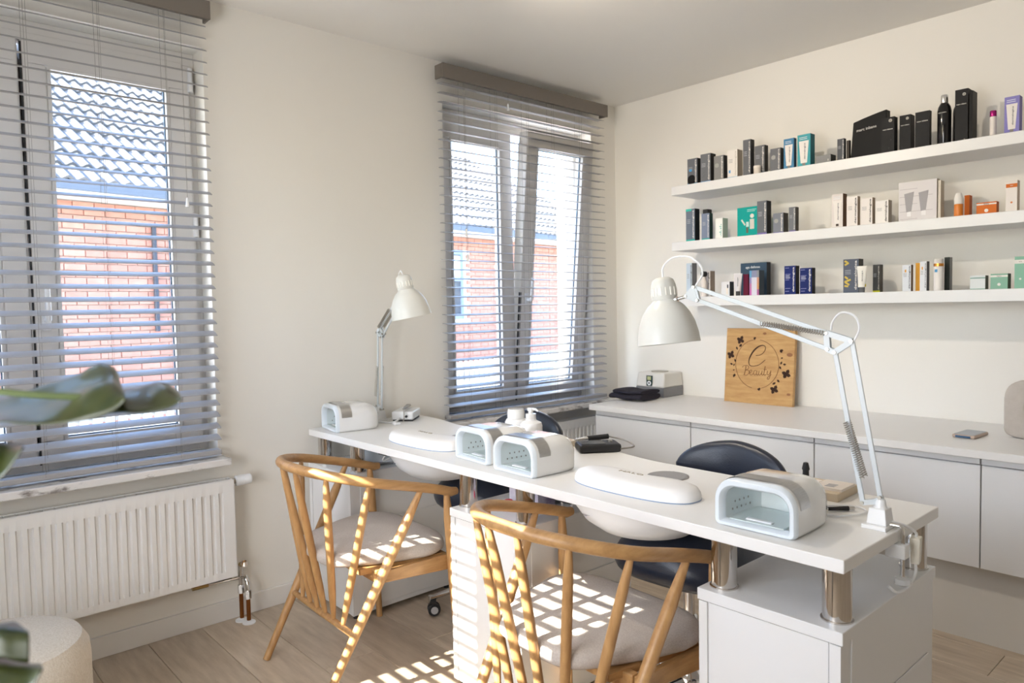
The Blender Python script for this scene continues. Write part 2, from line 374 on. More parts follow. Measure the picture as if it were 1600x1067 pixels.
# ------------------------------------------------------------------ blinds
def slat_mesh(length, tilt, axis='x'):
    """50 mm slat, slightly crowned, room edge lower by tilt"""
    mb = MB(); n = 4; wd = .050; top = []; bot = []
    for i in range(n + 1):
        t = i / n - .5; y = t * wd; h = .0025 * (1 - 4 * t * t)
        yy = y * math.cos(tilt) - h * math.sin(tilt); zz = y * math.sin(tilt) + h * math.cos(tilt)
        top.append((yy, zz + .0013)); bot.append((yy, zz - .0013))
    prof = top + bot[::-1]; r0 = [(0, p[0], p[1]) for p in prof]; r1 = [(length, p[0], p[1]) for p in prof]
    return mb.rings([r0, r1]).mesh('slat', slatm, smooth=True)
def blind(label, x0, x1, tilt, cords, loc=(0, 0, 0), rz=0, ztop=2.369, zbot=.735, tilt_cord=None, bottom=.702):
    B = thing('venetian_blind', label, 'blind', loc, rz)
    yc = -.065
    MB().box(x0 - .01, x1 + .008, yc - .030, yc + .028, 2.405, 2.452).build('headrail', railm, B, bev=.003)
    MB().box(x0 - .015, x1 + .013, yc - .045, yc - .034, 2.385, 2.456).build('valance', railm, B, bev=.003)
    for x in (x0 - .015, x1 + .003): MB().box(x, x + .010, yc - .034, yc + .02, 2.387, 2.454).build('valance_end', railm, B, bev=.002)
    me = slat_mesh(x1 - x0, tilt); z = ztop; nn = 0
    while z > zbot:
        link('slat', me, B, (x0, yc, z)); z -= .0457; nn += 1
    MB().box(x0, x1, yc - .025, yc + .025, bottom, bottom + .020).build('bottom_rail', slatm, B, bev=.004)
    for c in cords:
        for yy in (yc - .0275, yc + .0275):
            MB().tube([(c, yy, 2.41), (c, yy, bottom + .01)], .0007, 5).build('ladder_cord', cordm, B)
        MB().tube([(c + .012, yc, 2.41), (c + .012, yc, bottom + .01)], .0006, 5).build('lift_cord', cordm, B)
    if tilt_cord:
        for (tx, tz) in tilt_cord:
            c = MB().tube([(tx, yc - .033, 2.40), (tx, yc - .034, tz)], .0009, 5).build('pull_cord', cordm, B)
            MB().lathe([(.002, .0), (.005, -.003), (.006, -.02), (.008, -.035), (.0, -.036)], (tx, yc - .034, tz), 10).build('tassel', whitep, c, smooth=True)
    return B
blind('wide grey venetian blind covering the left window above the long radiator', -3.77, -2.535, R(19.5), (-3.57, -3.35, -3.13, -2.91, -2.69), tilt_cord=[(-2.632, 1.70)])
b_ = blind('grey venetian blind over the window near the room corner', -1.405, -.205, R(8.5), (-1.27, -1.06, -.835, -.64, -.41), tilt_cord=[(-1.285, 1.66), (-1.280, 1.53), (-.985, 2.33)])
blind('grey venetian blind on the left side wall window, behind the potted plant', -1.74, -.46, R(14.5), (-1.55, -1.1, -.65), loc=(XW, 0, 0), rz=R(90), ztop=2.36, zbot=1.33, bottom=1.30)
# west window (its sun stripes reach the chairs): frame with two sashes
wc = struct(link('window_3', None, None, (XW, 0, 0), (0, 0, R(90))))
frame_ring(MB(), -1.64, -.575, 1.32, 2.30, .055, .06, .13).build('window_frame', pvc, wc)
MB().box(-1.155, -.965, .06, .13, 1.37, 2.25).build('centre_mullion', pvc, wc)
for a, b in ((-1.585, -1.155), (-.965, -.63)): MB().box(a, b, .09, .094, 1.375, 2.245).build('pane', glassm, wc)
added_win = struct(link('window_4', None, None, (XW, 0, 0), (0, 0, R(90))))  # made-up closed window, frame and shade only, put behind the west fill light
frame_ring(MB(), -2.62, -1.72, .60, 2.32, .06, -.03, -.001).build('window_frame', pvc, added_win)
MB().box(-2.56, -1.78, -.012, -.002, .66, 2.26).build('roller_shade', mat('white_shade_cloth', (.85, .84, .80), .9), added_win)
sp = thing('ceiling_spotlight', 'small white ceiling spotlight above the desk, just outside the top of the frame', 'lamp', (-2.05, -1.0, ZC))
MB().lathe([(.045, -.0005), (.045, -.02), (.012, -.022), (.012, -.06), (.0, -.06)], (0, 0, 0), 20).build('mount', whitep, sp, smooth=True)

# ------------------------------------------------------------------ radiators
def radiator(label, x0, x1, zb=.204, zt=.595, ribs=True):
    rd = thing('radiator', label, 'radiator', ((x0 + x1) / 2, -.07, zb)); h = zt - zb; L0, L1 = x0 - (x0 + x1) / 2, x1 - (x0 + x1) / 2
    yf = -.030
    # ribbed front sheet as one swept profile
    mb = MB(); pitch = .0333; xs = []
    x = L0 + .028; grooves = []
    while x < L1 - .03: grooves.append(x); x += pitch
    zA, zB = .028, h - .045
    def prof(depth):
        p = [(L0, 0)]
        for g in grooves: p += [(g, 0), (g + .004, depth), (g + .015, depth), (g + .019, 0)]
        p.append((L1, 0)); return p
    rows = [(0, 0), (zA, 0), (zA + .012, 1), (zB - .012, 1), (zB, 0), (h, 0)]
    vv = []; 
    for z, kk in rows: vv += [(px, yf + d * kk, z) for px, d in prof(.009)]
    n = len(prof(0)); mb.add(vv, [(j * n + i, j * n + i + 1, (j + 1) * n + i + 1, (j + 1) * n + i) for j in range(5) for i in range(n - 1)])
    mb.box(L0, L1, yf + .0092, yf + .014, 0, h)
    mb.build('front_panel', radm, rd, fixn=True, smooth=True)
    MB().box(L0, L1, .030, .036, .01, h - .01).build('back_panel', radm, rd)
    for xx in (L0 - .004, L1): MB().box(xx, xx + .004, yf + .001, .036, 0, h).build('side_cover', radm, rd, bev=.001)
    g = MB(); x = L0 + .004
    while x < L1 - .01:
        e = min(x + .036, L1 - .004); g.box(x, e - .003, yf + .012, .030, h - .006, h - .001); x += .037
    g.box(L0, L1, yf + .010, yf + .016, h - .012, h + .002).box(L0, L1, .026, .032, h - .012, h + .002)
    g.build('top_grille', radm, rd)
    cv = MB()
    for i in range(int((L1 - L0) / .05)): cv.box(L0 + .02 + i * .05, L0 + .03 + i * .05, yf + .02, .026, .02, h - .03)
    cv.build('convector_fins', mat('fin_grey', (.5, .5, .5), .6), rd)
    for xx in (L0 + .15, L1 - .15): MB().box(xx, xx + .03, .034, .069, .05, h - .05).build('wall_bracket', radm, rd)
    return rd, L0, L1, h
rd, L0, L1, h = radiator('long white ribbed radiator under the left window', -3.92, -2.500)
# thermostat knob + bottom valve set (world -> local)
lx = lambda x: x + 3.21; ly = lambda y: y + .07; lz = lambda z: z - .204
MB().tube([(L1, 0, lz(.582)), (L1 + .02, 0, lz(.582))], .011, 12).build('valve_nut', nickel, rd, smooth=True)
MB().lathe([(.012, 0), (.021, .004), (.022, .03), (.020, .032), (.021, .034), (.020, .062), (.015, .066), (0, .067)], (L1 + .018, 0, lz(.582)), 20, axis=(1, 0, 0)).build('thermostat_knob', whitep, rd, smooth=True)
px = L1 + .030
MB().tube([(px, .012, lz(.0)), (px, .012, lz(.125))], .0085, 12).build('copper_pipe', mat('aged_copper', (.28, .11, .035), .35, 1), rd, smooth=True)
MB().tube([(px + .012, -.03, lz(.0)), (px + .012, -.03, lz(.115))], .0085, 12).build('copper_pipe', MATS['aged_copper'], rd, smooth=True)
for a, b, z in ((px, .012, .0), (px + .012, -.03, .0)): MB().lathe([(.026, 0), (.026, .004), (.012, .009), (.012, .012)], (a, b, lz(z)), 24).build('floor_rosette', whitep, rd, smooth=True)
MB().tube([(px, .012, lz(.115)), (px, .012, lz(.15))], .0125, 6).tube([(px, .012, lz(.15)), (px, .008, lz(.235))], .009, 12).tube([(px, .012, lz(.18)), (L1 - .10, .012, lz(.185))], .007, 10).tube([(px, 0.012, lz(.182)), (px + .012, -.012, lz(.185)), (px + .012, -.029, lz(.165)), (px + .012, -.03, lz(.13))], .009, 10).tube([(px + .012, -.03, lz(.10)), (px + .012, -.03, lz(.135))], .0125, 6).build('valve_body', chrome, rd, smooth=True)
MB().tube([(L1 - .10, .012, lz(.185)), (L1 - .16, .012, lz(.185))], .010, 8).tube([(px, .006, lz(.235)), (px, -.028, lz(.247))], .010, 10).build('brass_fitting', mat('brass', (.55, .42, .20), .25, 1), rd, smooth=True)
MB().lathe([(.013, 0), (.013, .008), (0, .009)], (px, -.028, lz(.248)), 16, axis=(0, -1, .2)).build('valve_cap', chrome, rd, smooth=True)
radiator('shorter white radiator under the corner window beside the counter', -1.28, -.27)

# ------------------------------------------------------------------ counter along the right wall
CL = .605
ct = thing('worktop', 'long white worktop running along the right wall under the shelves', 'countertop', (0, 0, 0),
           obj=MB().box(-.672, -.001, -4.05, -.356, .698, .727).build('worktop', desktopm, bev=.0015, bseg=1))
plm = mat('plinth_paint', (.72, .70, .66), .8)
pl = thing('counter_plinth', 'recessed white plinth box carrying the counter cabinets above the floor', 'plinth',
           obj=MB().box(-.575, -.001, -4.03, -.376, 0, .297).build('counter_plinth', plm))
for i, txt in enumerate(('nearest the radiator, left of the leather chair', 'behind the black leather chair', 'behind the arm of the large desk lamp', 'at the right edge, beneath the grey vase', 'beyond the right edge of the frame', 'at the far end, outside the frame')):
    y1 = -.376 - i * CL; y0 = y1 - CL
    c = thing('base_cabinet', 'white handleless wall-hung cabinet front ' + txt, 'cabinet', (-.32, (y0 + y1) / 2, .297), group=None)
    a, b = -CL / 2, CL / 2
    MB().box(-.30, .318, a + .001, b - .001, 0, .401).build('carcass', whitel, c)
    MB().box(-.322, -.301, a + .002, b - .002, 0, .372).build('door', whitel, c, bev=.0015, bseg=1)
    MB().box(-.318, -.301, a + .005, b - .001, .375, .401).build('top_strip', whitel, c)

# ------------------------------------------------------------------ floating shelves
for zt, zb, nm in ((1.895, 1.848, 'topmost floating white shelf, carrying the black bottles and boxes'), (1.595, 1.548, 'middle floating white shelf, carrying the teal card and orange jars'), (1.297, 1.248, 'lowest floating white shelf, carrying the navy blue boxes')):
    thing('wall_shelf', nm, 'shelf', obj=MB().box(-.27, -.001, -3.9, -.616, zb, zt).build('wall_shelf', whitel, bev=.0015, bseg=1))

# ------------------------------------------------------------------ desk
DT, DB = .745, .717
def bk(y):   # wavy back edge (technician cut-outs)
    def dip(c, wd, d): 
        t = (y - c) / wd; return d * math.exp(-t * t * t * t) if abs(t) < 3 else 0
    return -1.575 - .008 * (-y) - dip(-.67, .36, .055) - dip(-1.70, .36, .058)
desk_poly = [(-2.137, -2.354), (-1.594, -2.354)] + [(bk(-2.30 + i * .05), -2.30 + i * .05) for i in range(46)] + [(-1.56, -.03), (-2.137, -.03)]
dk = thing('manicure_desk', 'long white manicure desk with wavy back edge on three chrome-legged pedestals', 'desk')
MB().prism(desk_poly, DB, DT).build('desktop', desktopm, dk, bev=.0015, bseg=1)
tm = mat('chrome_tube', (.66, .63, .60), .07, 1)
def desk_leg(x, y): 
    a = MB().lathe([(.033, 0), (.033, .003), (.0295, .004), (.0295, .117)], (x, y, .600), 28).build('leg', tm, dk, smooth=True)
for (x, y) in ((-2.085, -.075), (-2.085, -.355), (-1.68, -.075), (-1.68, -.355), (-2.085, -1.085), (-2.085, -1.365), (-1.68, -1.085), (-1.68, -1.365), (-2.095, -2.058), (-2.085, -2.318), (-1.655, -2.318), (-1.655, -2.058)): desk_leg(x, y)
def grille(y):
    g = MB()
    g.lathe([(.062, 0), (.062, .002), (0, .002)], (-1.79, y, DT), 40)
    o = g.build('extractor_grille', mat('grille_grey', (.30, .28, .275), .45, .4), dk, smooth=False)
    s = MB()
    for i in range(-11, 12):
        hw = math.sqrt(max(.059 ** 2 - (i * .005) ** 2, 0)); s.box(-1.79 + i * .005 - .0012, -1.79 + i * .005 + .0012, y - hw, y + hw, DT + .002, DT + .003)
    s.build('grille_bar', mat('grille_bar', (.42, .40, .39), .4, .4), o)
grille(-1.68); grille(-.70)
ribm = mat('fine_print', (.25, .25, .28), .7)
def extractor(y):
    e = MB().lathe([(.0, -.128), (.08, -.124), (.14, -.108), (.185, -.078), (.212, -.04), (.225, 0), (.0, 0)], (-1.875, y, DB), 40, ex=.95).build('extractor_bowl', whitep, dk, smooth=True)
    MB().box(-2.07, -2.03, y + .12, y + .17, DB - .03, DB - .001).build('socket_block', black, e, bev=.003)
    # label printed on the bowl
    for r in range(9): 
        if r < 8: MB().box(-2.0645 + r * .0045, -2.0635 + r * .0045, y + .03 - r * .001, y + .085 - .004 * (r % 3), DB - .049 - r * .0028, DB - .0485 - r * .0028).build('label_line', ribm, e)
extractor(-1.66); extractor(-.66)
# pedestals
def pedestal(y0, y1, label, seam=False):
    p = thing('pedestal_cabinet', label, 'cabinet', (-1.88, (y0 + y1) / 2, 0)); a, b = y0 - (y0 + y1) / 2, y1 - (y0 + y1) / 2
    MB().box(-.266, .262, a, b, .573, .600).build('top_panel', whitel, p, bev=.001, bseg=1)
    MB().box(-.26, .256, a + .004, b - .004, .02, .5725).build('carcass', whitel, p, bev=.001, bseg=1)
    MB().box(-.2635, -.26, a + .03, b - .03, .02, .571).build('back_inset', whitel, p)
    for s in (a + .004, b - .026): MB().box(-.2655, -.26, s, s + .022, .02, .571).build('side_frame', whitel, p)
    for k in range(3): MB().box(-.22, .22, a + .003 - .0018, a + .004, .04 + k * .18, .215 + k * .18).build('drawer_front', whitel, p, bev=.001, bseg=1)
    for q in ((-.24, a + .03), (.22, a + .03), (-.24, b - .03), (.22, b - .03)): MB().lathe([(.012, 0), (.012, .02)], (q[0], q[1], 0), 10).build('foot', black, p)
    return p
pedestal(-.398, -.035, 'white pedestal cabinet under the far end of the desk by the wall')
pedestal(-1.405, -1.058, 'white pedestal cabinet under the middle of the desk, striped by sunlight')
pedestal(-2.356, -2.018, 'white pedestal cabinet under the near end of the desk, closest to the camera')

# ------------------------------------------------------------------ spindle armchairs
CH = dict(a=.217, b=.275, n=1.822, xe=.258, ze=.626, zb=.747, p=.885, lx=.136, fx=-.225, fy=.229, gx=.271, gy=.287, hx=.238)
def railz(x): return CH['ze'] + (CH['zb'] - CH['ze']) * max((CH['xe'] - x) / (CH['xe'] + CH['a']), 0) ** CH['p']
def chair(label, x, y, rz, src=None):
    c = thing('spindle_armchair', label, 'chair', (x, y, 0), rz, 'oak spindle armchairs at the desk')
    if src:
        for o in src.children:
            q = o.copy(); COL.objects.link(q); q.parent = c
            for g in o.children: r_ = g.copy(); COL.objects.link(r_); r_.parent = q
        return c
    pts = [(CH['xe'] + .022, CH['b'])] + [(s * CH['xe'] / 6, CH['b']) for s in range(6, 0, -1)]
    for i in range(37):
        t = R(90 - 5 * i); pts.append((-CH['a'] * abs(math.cos(t)) ** (2 / CH['n']), CH['b'] * math.copysign(abs(math.sin(t)) ** (2 / CH['n']), math.sin(t))))
    pts += [(s * CH['xe'] / 6, -CH['b']) for s in range(1, 7)] + [(CH['xe'] + .022, -CH['b'])]
    P3 = [(px_, py_, railz(px_)) for px_, py_ in pts]
    rr = [.013] + [.0165] * (len(P3) - 2) + [.013]
    MB().tube(P3, rr, 14).build('top_rail', oak, c, smooth=True)
    def leg(p0, p1, r):
        q = [Vector(p0).lerp(Vector(p1), t) for t in (0, .04, .15, .5, .85, 1)]
        MB().tube(q, [r[0] * .8, r[0], r[1], r[1] * 1.02, r[2], r[2] * .95], 12).build('leg', oakv, c, smooth=True)
    for s in (1, -1):
        leg((CH['lx'], s * CH['b'], railz(CH['lx']) - .006), (CH['fx'], s * CH['fy'], 0), (.011, .0165, .0135))
        leg((CH['hx'], s * CH['b'], railz(CH['hx']) - .006), (CH['gx'], s * CH['gy'], 0), (.012, .0165, .013))
    zs = .215; t = zs / railz(CH['lx']); sx = CH['fx'] + (CH['lx'] - CH['fx']) * t; sy = CH['fy'] + (CH['b'] - CH['fy']) * t
    MB().tube([(sx, -sy, zs), (sx, 0, zs), (sx, sy, zs)], [.0105, .0125, .0105], 12).build('rear_stretcher', oak, c, smooth=True)
    for (tx, ty), by in zip(((-.053, .265), (-.160, .178), (-.211, .055), (-.211, -.055), (-.160, -.178), (-.053, -.265)), (.160, .092, .030, -.030, -.092, -.160)):
        a, b = Vector((tx, ty, railz(tx) - .008)), Vector((sx, by, zs + .004))
        q = [a.lerp(b, k_) for k_ in (0, .04, .16, .45, .8, .96, 1)]
        MB().tube(q, [.007, .009, .0125, .0135, .0125, .0085, .007], 10).build('spindle', oakv, c, smooth=True)
    # seat pad
    outl = []
    for i in range(40):
        th = 2 * math.pi * i / 40; cx_, sy_ = math.cos(th), math.sin(th)
        ex = .073 + .218 * math.copysign(abs(cx_) ** (2 / 4.2), cx_); q_ = max(0., min(1., (.20 - ex) / .33)); wy = .264 - .088 * q_ * q_ * (3 - 2 * q_)
        outl.append((ex, wy * math.copysign(abs(sy_) ** (2 / 4.2), sy_)))
    rings = []
    for sc, z in ((.86, .408), (.95, .411), (.99, .420), (1.0, .432), (.99, .445), (.955, .455), (.88, .460), (.5, .463), (.2, .463)):
        rings.append([(.070 + (a_ - .070) * sc, b_ * sc, z) for a_, b_ in outl])
    MB().rings(rings).build('seat', fabric, c, smooth=True)
    zr = .395
    for s in (1, -1):
        MB().add([(.255, s * .262, zr - .045), (.255, s * .240, zr - .045), (-.015, s * .235, zr - .03), (-.015, s * .255, zr - .03), (.255, s * .262, zr + .01), (.255, s * .240, zr + .01), (-.015, s * .235, zr + .008), (-.015, s * .255, zr + .008)],
                 [(0, 1, 2, 3), (4, 7, 6, 5), (0, 4, 5, 1), (1, 5, 6, 2), (2, 6, 7, 3), (3, 7, 4, 0)]).build('side_rail', oak, c, bev=.004)
    MB().box(-.02, .005, -.235, .235, zr - .035, zr + .010).build('cross_rail', oak, c, bev=.004)
    MB().box(.232, .256, -.25, .25, zr - .045, zr + .010).build('front_rail', oak, c, bev=.004)
    MB().add([(-.06, -.20, zr - .006), (-.06, .20, zr - .006), (.24, .24, zr - .002), (.24, -.24, zr - .002), (-.06, -.20, zr + .012), (-.06, .20, zr + .012), (.24, .24, zr + .012), (.24, -.24, zr + .012)],
             [(0, 1, 2, 3), (4, 7, 6, 5), (0, 4, 5, 1), (1, 5, 6, 2), (2, 6, 7, 3), (3, 7, 4, 0)]).build('seat_board', oak, c)
    return c
ch1 = chair('left oak spindle armchair with pale fabric seat at the far half of the desk', -2.323, -.692, -.044)
ch2 = chair('right oak spindle armchair with pale fabric seat, the one nearer the camera', -2.252, -1.699, -.051, ch1)

# ------------------------------------------------------------------ leather stools
def stool(label, x, y, rz, back_dy=0.0, a0=36):
    s = thing('saddle_stool', label, 'stool', (x, y, 0), rz, 'black leather work stools behind the desk')
    # saddle seat
    rings = []
    for sc, z in ((.50, .435), (.82, .440), (.96, .462), (1.0, .50), (.97, .545), (.86, .582), (.62, .605), (.3, .612)):
        rg = []
        for i in range(40):
            th = 2 * math.pi * i / 40; cx_, sy_ = math.cos(th), math.sin(th)
            px_ = .205 * math.copysign(abs(cx_) ** .8, cx_) * sc; py_ = .225 * math.copysign(abs(sy_) ** .8, sy_) * sc
            rg.append((px_, py_, z - .9 * py_ * py_ * (1 if z > .5 else .3) - .02 * max(0, -cx_) * sc * (z > .5)))
        rings.append(rg)
    MB().rings(rings).build('seat', leather, s, smooth=True, sub=1)
    # egg-shaped backrest facing -x
    rings = []
    for sc, d in ((.45, -.012), (.82, -.006), (.96, .004), (1.0, .018), (.97, .034), (.85, .046), (.5, .052)):
        rg = []
        for i in range(40):
            th = 2 * math.pi * i / 40; a = math.cos(th); b = math.sin(th)
            yy = .205 * sc * math.copysign(abs(a) ** .85, a); zz = .093 * sc * math.copysign(abs(b) ** .85, b) * (1 if b > 0 else 1.15)
            rg.append((.28 + d - (1.1 * yy * yy), yy + back_dy, .712 + zz - .10 * abs(yy) * (1 if b > 0 else 0)))
        rings.append(rg)
    MB().rings(rings).build('backrest', leather, s, smooth=True, sub=1)
    MB().tube(spline([(.0, back_dy * .3, .425), (.20, back_dy * .6, .415), (.30, back_dy, .47), (.305, back_dy, .66)], 5), .012, 10).build('back_bracket', chrome, s, smooth=True)
    MB().lathe([(.028, .10), (.028, .30), (.024, .305), (.018, .31), (.018, .42), (.05, .425), (.05, .44)], (0, 0, 0), 24).build('gas_column', chrome, s, smooth=True)
    MB().lathe([(.035, .075), (.042, .085), (.042, .13), (.030, .145)], (0, 0, 0), 24).build('hub', chrome, s, smooth=True)
    for k in range(5):
        th = R(72 * k + a0) - rz; d = Vector((math.cos(th), math.sin(th), 0)); e = d * .25
        lg = MB().tube([d * .03 + Vector((0, 0, .108)), d * .14 + Vector((0, 0, .10)), e + Vector((0, 0, .072))], [.022, .018, .013], 10, flat=.7).tube([e + Vector((0, 0, .082)), e + Vector((0, 0, .052))], .011, 10).build('base_arm', chrome, s, smooth=True)
        nrm = Vector((-d.y, d.x, 0)); cc = e + Vector((0, 0, .0)) - d * .012
        for q in (-.012, .012):
            w_ = MB().lathe([(.0, -.008), (.022, -.008), (.0262, -.004), (.0262, .004), (.022, .008), (0, .008)], cc + nrm * q + Vector((0, 0, .0262)), 20, axis=nrm).build('caster_wheel', black, s, smooth=True)
        MB().lathe([(0, -.023), (.015, -.023), (.015, .023), (0, .023)], cc + Vector((0, 0, .0262)), 16, axis=nrm).build('wheel_disc', mat('caster_grey', (.5, .5, .52), .4), s, smooth=True)
        MB().tube([cc + Vector((0, 0, .052)) - d * .005, cc + Vector((0, 0, .060)) + d * .018], [.015, .017], 10).build('caster_hood', black, s, smooth=True)
    return s
stool('black leather saddle stool near the corner window, behind the soap bottles', -1.665, -.685, R(8.0), .0, 151)
stool('black leather saddle stool in front of the counter, beside the sign', -1.715, -1.70, R(3), .0, 20)

# ------------------------------------------------------------------ UV nail lamps
rimm = mat('cool_white_rim', (.74, .80, .85), .3); innerm = mat('lamp_lining', (.70, .76, .76), .12)
def arch(w_, h_, r, rb, z0=0, n=7):
    """closed cross-section in (y,z): rounded top corners r, bottom corners rb; starts bottom-centre"""
    p = [(0, z0)] + arc((w_ / 2 - rb, z0 + rb), rb, -90, 0, 3) + arc((w_ / 2 - r, z0 + h_ - r), r, 0, 90, n) + arc((-w_ / 2 + r, z0 + h_ - r), r, 90, 180, n) + arc((-w_ / 2 + rb, z0 + rb), rb, 180, 270, 3)
    return p
def uvlamp(label, x, y, rz=0, src=None):
    u = thing('nail_lamp', label, 'nail lamp', (x, y, DT), rz, 'white nail lamps on the desk')
    if src:
        for o in src.children:
            q = o.copy(); COL.objects.link(q); q.parent = u
        return u
    def ring(xx, w_, h_, r=.05, rb=.012, z0=0): return [(xx, a, b) for a, b in arch(w_, h_, r, rb, z0)]
    MB().rings([ring(.012, .200, .113, .052), ring(.10, .200, .114, .052), ring(.15, .195, .112, .052), ring(.178, .180, .104, .050), ring(.194, .150, .088, .042, .01, .006), ring(.199, .10, .06, .028, .008, .018)], cap0=False).build('housing', gloss, u, smooth=True)
    MB().rings([ring(.018, .160, .078, .034, .004, .014), ring(.003, .166, .082, .036, .004, .012), ring(-.002, .174, .090, .040, .006, .008), ring(-.002, .190, .106, .048, .010, .002), ring(.003, .198, .112, .052), ring(.012, .200, .113, .052)], cap0=False, cap1=False).build('front_rim', rimm, u, smooth=True)
    MB().rings([ring(.018, .160, .078, .034, .004, .014), ring(.12, .150, .074, .034, .004, .014), ring(.15, .12, .06, .028, .004, .014)], cap0=False).build('lining', innerm, u, smooth=True, fixn=False)
    full = arch(.2016, .1148, .0528, .012); top = [p for p in full if p[1] > .047]
    mb = MB(); n = len(top); vv = [(xx, a, b) for xx in (.022, .068) for a, b in top]
    mb.add(vv, [(i, i + 1, n + i + 1, n + i) for i in range(n - 1)]).build('silver_band', steel, u, smooth=True)
    MB().box(.012, .14, -.066, .066, .0145, .017).build('base_plate', mat('pale_base', (.66, .74, .73), .2), u)
    MB().box(.022, .036, -.032, .032, .017, .021).build('light_bar', whitep, u, bev=.002)
    dot = MB().box(-.0018, .0018, -.0004, .0008, -.0024, .0024).mesh('led', mat('led_dark', (.22, .21, .19), .4))
    for i in range(5):
        link('led', dot, u, (.040 + i * .019, .0745 - i * .0008, .030)); 
        if i < 4: link('led', dot, u, (.050 + i * .019, .0735 - i * .0008, .047))
    return u
u4 = uvlamp('white nail lamp at the near end of the desk beside the clamp lamp', -2.093, -2.132, R(1))
uvlamp('white nail lamp at the far left end of the desk against the wall', -2.093, -.135, R(-9), u4)
uvlamp('left one of the two adjacent white nail lamps in the middle of the desk', -2.065, -1.078, R(-5), u4)
uvlamp('right one of the two adjacent white nail lamps, in front of the soap bottle', -2.090, -1.316, R(-2), u4)

# ------------------------------------------------------------------ hand rests
restm = mat('white_leatherette', (.87, .86, .85), .38)
def rest(label, x, y, txt=True):
    o = thing('hand_rest', label, 'hand rest', (x, y, DT), 0, 'white hand rests over the extractors')
    outl = []
    for i in range(48):
        th = 2 * math.pi * i / 48; c_, s_ = math.cos(th), math.sin(th)
        yy = .205 * math.copysign(abs(c_) ** (2 / 2.6), c_); xx = .082 * math.copysign(abs(s_) ** (2 / 2.6), s_)
        if xx > 0: xx *= 1 - .38 * math.exp(-(yy / .09) ** 2)
        outl.append((xx, yy))
    rings = []
    for sc, z in ((1.0, .003), (1.0, .010), (.975, .020), (.90, .030), (.74, .036), (.45, .038), (.15, .0385)):
        rings.append([(a * sc if a < 0 else a * sc, b * (1 - (1 - sc) * .42), z) for a, b in outl])
    MB().rings(rings).build('cushion', restm, o, smooth=True)
    MB().rings([[(a * 1.0, b * 1.0, 0) for a, b in outl], [(a * 1.008, b * 1.004, .003) for a, b in outl]]).build('base', mat('rest_base', (.28, .36, .5), .5), o)
    if txt: lettering('HALO', o, (.018, .025, .0388), (0, -1, 0), (1, 0, 0), .085, mat('bronze_print', (.30, .25, .17), .4), height=.012)
    return o
rest('white padded hand rest on the far desk half, left of the paired nail lamps', -1.985, -.70)
rest('white padded hand rest in the middle of the desk beside the grey round grille', -1.975, -1.70)

# ------------------------------------------------------------------ bottles, boxes on the desk
b = thing('cream_jar_bottle', 'round white stoppered bottle without pump, left of the soap dispenser', 'bottle', (-1.585, -.777, DT))
MB().lathe([(.043, 0), (.046, .004), (.046, .045), (.040, .056), (.030, .060)], (0, 0, 0), 28).build('body', whitep, b, smooth=True)
MB().lathe([(.031, .058), (.036, .060), (.036, .088), (.033, .098), (0, .099)], (0, 0, 0), 28).build('cap', gloss, b, smooth=True)
b = thing('soap_dispenser', 'white pump dispenser bottle with lettering in front of the far stool', 'bottle', (-1.60, -.882, DT))
MB().lathe([(.042, 0), (.046, .004), (.046, .040), (.042, .054), (.022, .064), (.021, .070)], (0, 0, 0), 28).build('body', whitep, b, smooth=True)
MB().lathe([(.021, .068), (.021, .090), (.010, .092), (.010, .104), (0, .104)], (0, 0, 0), 20).build('collar', gloss, b, smooth=True)
MB().box(-.010, .010, -.014, .012, .100, .114).tube([(0, -.01, .110), (0, -.03, .109), (0, -.042, .103)], [.006, .005, .004], 8).build('pump_head', gloss, b, bev=.003, smooth=True)
for i in range(4): MB().box(-.0475, -.046, -.012, .014, .014 + i * .007, .016 + i * .007).build('label_line', ribm, b)
# e-file (nail drill) control box, black
b = thing('nail_drill', 'black nail drill control box with handpiece at the middle of the desk', 'nail drill', (-1.64, -1.27, DT), R(-35))
MB().box(-.075, .075, -.048, .048, 0, .030).build('control_box', black, b, bev=.009)
MB().box(-.065, .02, -.035, .035, .030, .0315).build('screen', mat('drill_screen', (.05, .05, .055), .12), b)
MB().lathe([(.008, 0), (.008, .006), (0, .006)], (.045, 0, .030), 16).build('dial', nickel, b, smooth=True)
hp = MB().tube([(-.02, .075, .030), (.06, .085, .034)], [.010, .0095], 12).build('handpiece', black, b, smooth=True)
MB().tube([(-.07, .070, .028), (-.02, .075, .030)], [.004, .008], 12).build('chuck', chrome, hp, smooth=True)
MB().tube(spline([(.06, .085, .034), (.12, .06, .02), (.13, -.01, .012), (.07, -.045, .012)], 5), .003, 8).build('cord', cordm, b, smooth=True)
# brochure stack / box behind nail lamp
b = thing('nail_tips_tray', 'flat pale wooden tray of nail samples behind the paired nail lamps', 'tray', (-1.69, -1.03, DT), R(4))
MB().box(-.06, .06, -.13, .13, 0, .022).build('tray', mat('pale_beech', (.70, .60, .46), .5), b, bev=.002)
for i in range(5): MB().box(-.045, .045, -.115 + i * .048, -.075 + i * .048, .022, .0235).build('sample_card', cm(('e9d3cb', 'f0ece6', 'd9b9b4', 'efe6dc', 'e2cfd6')[i]), b)
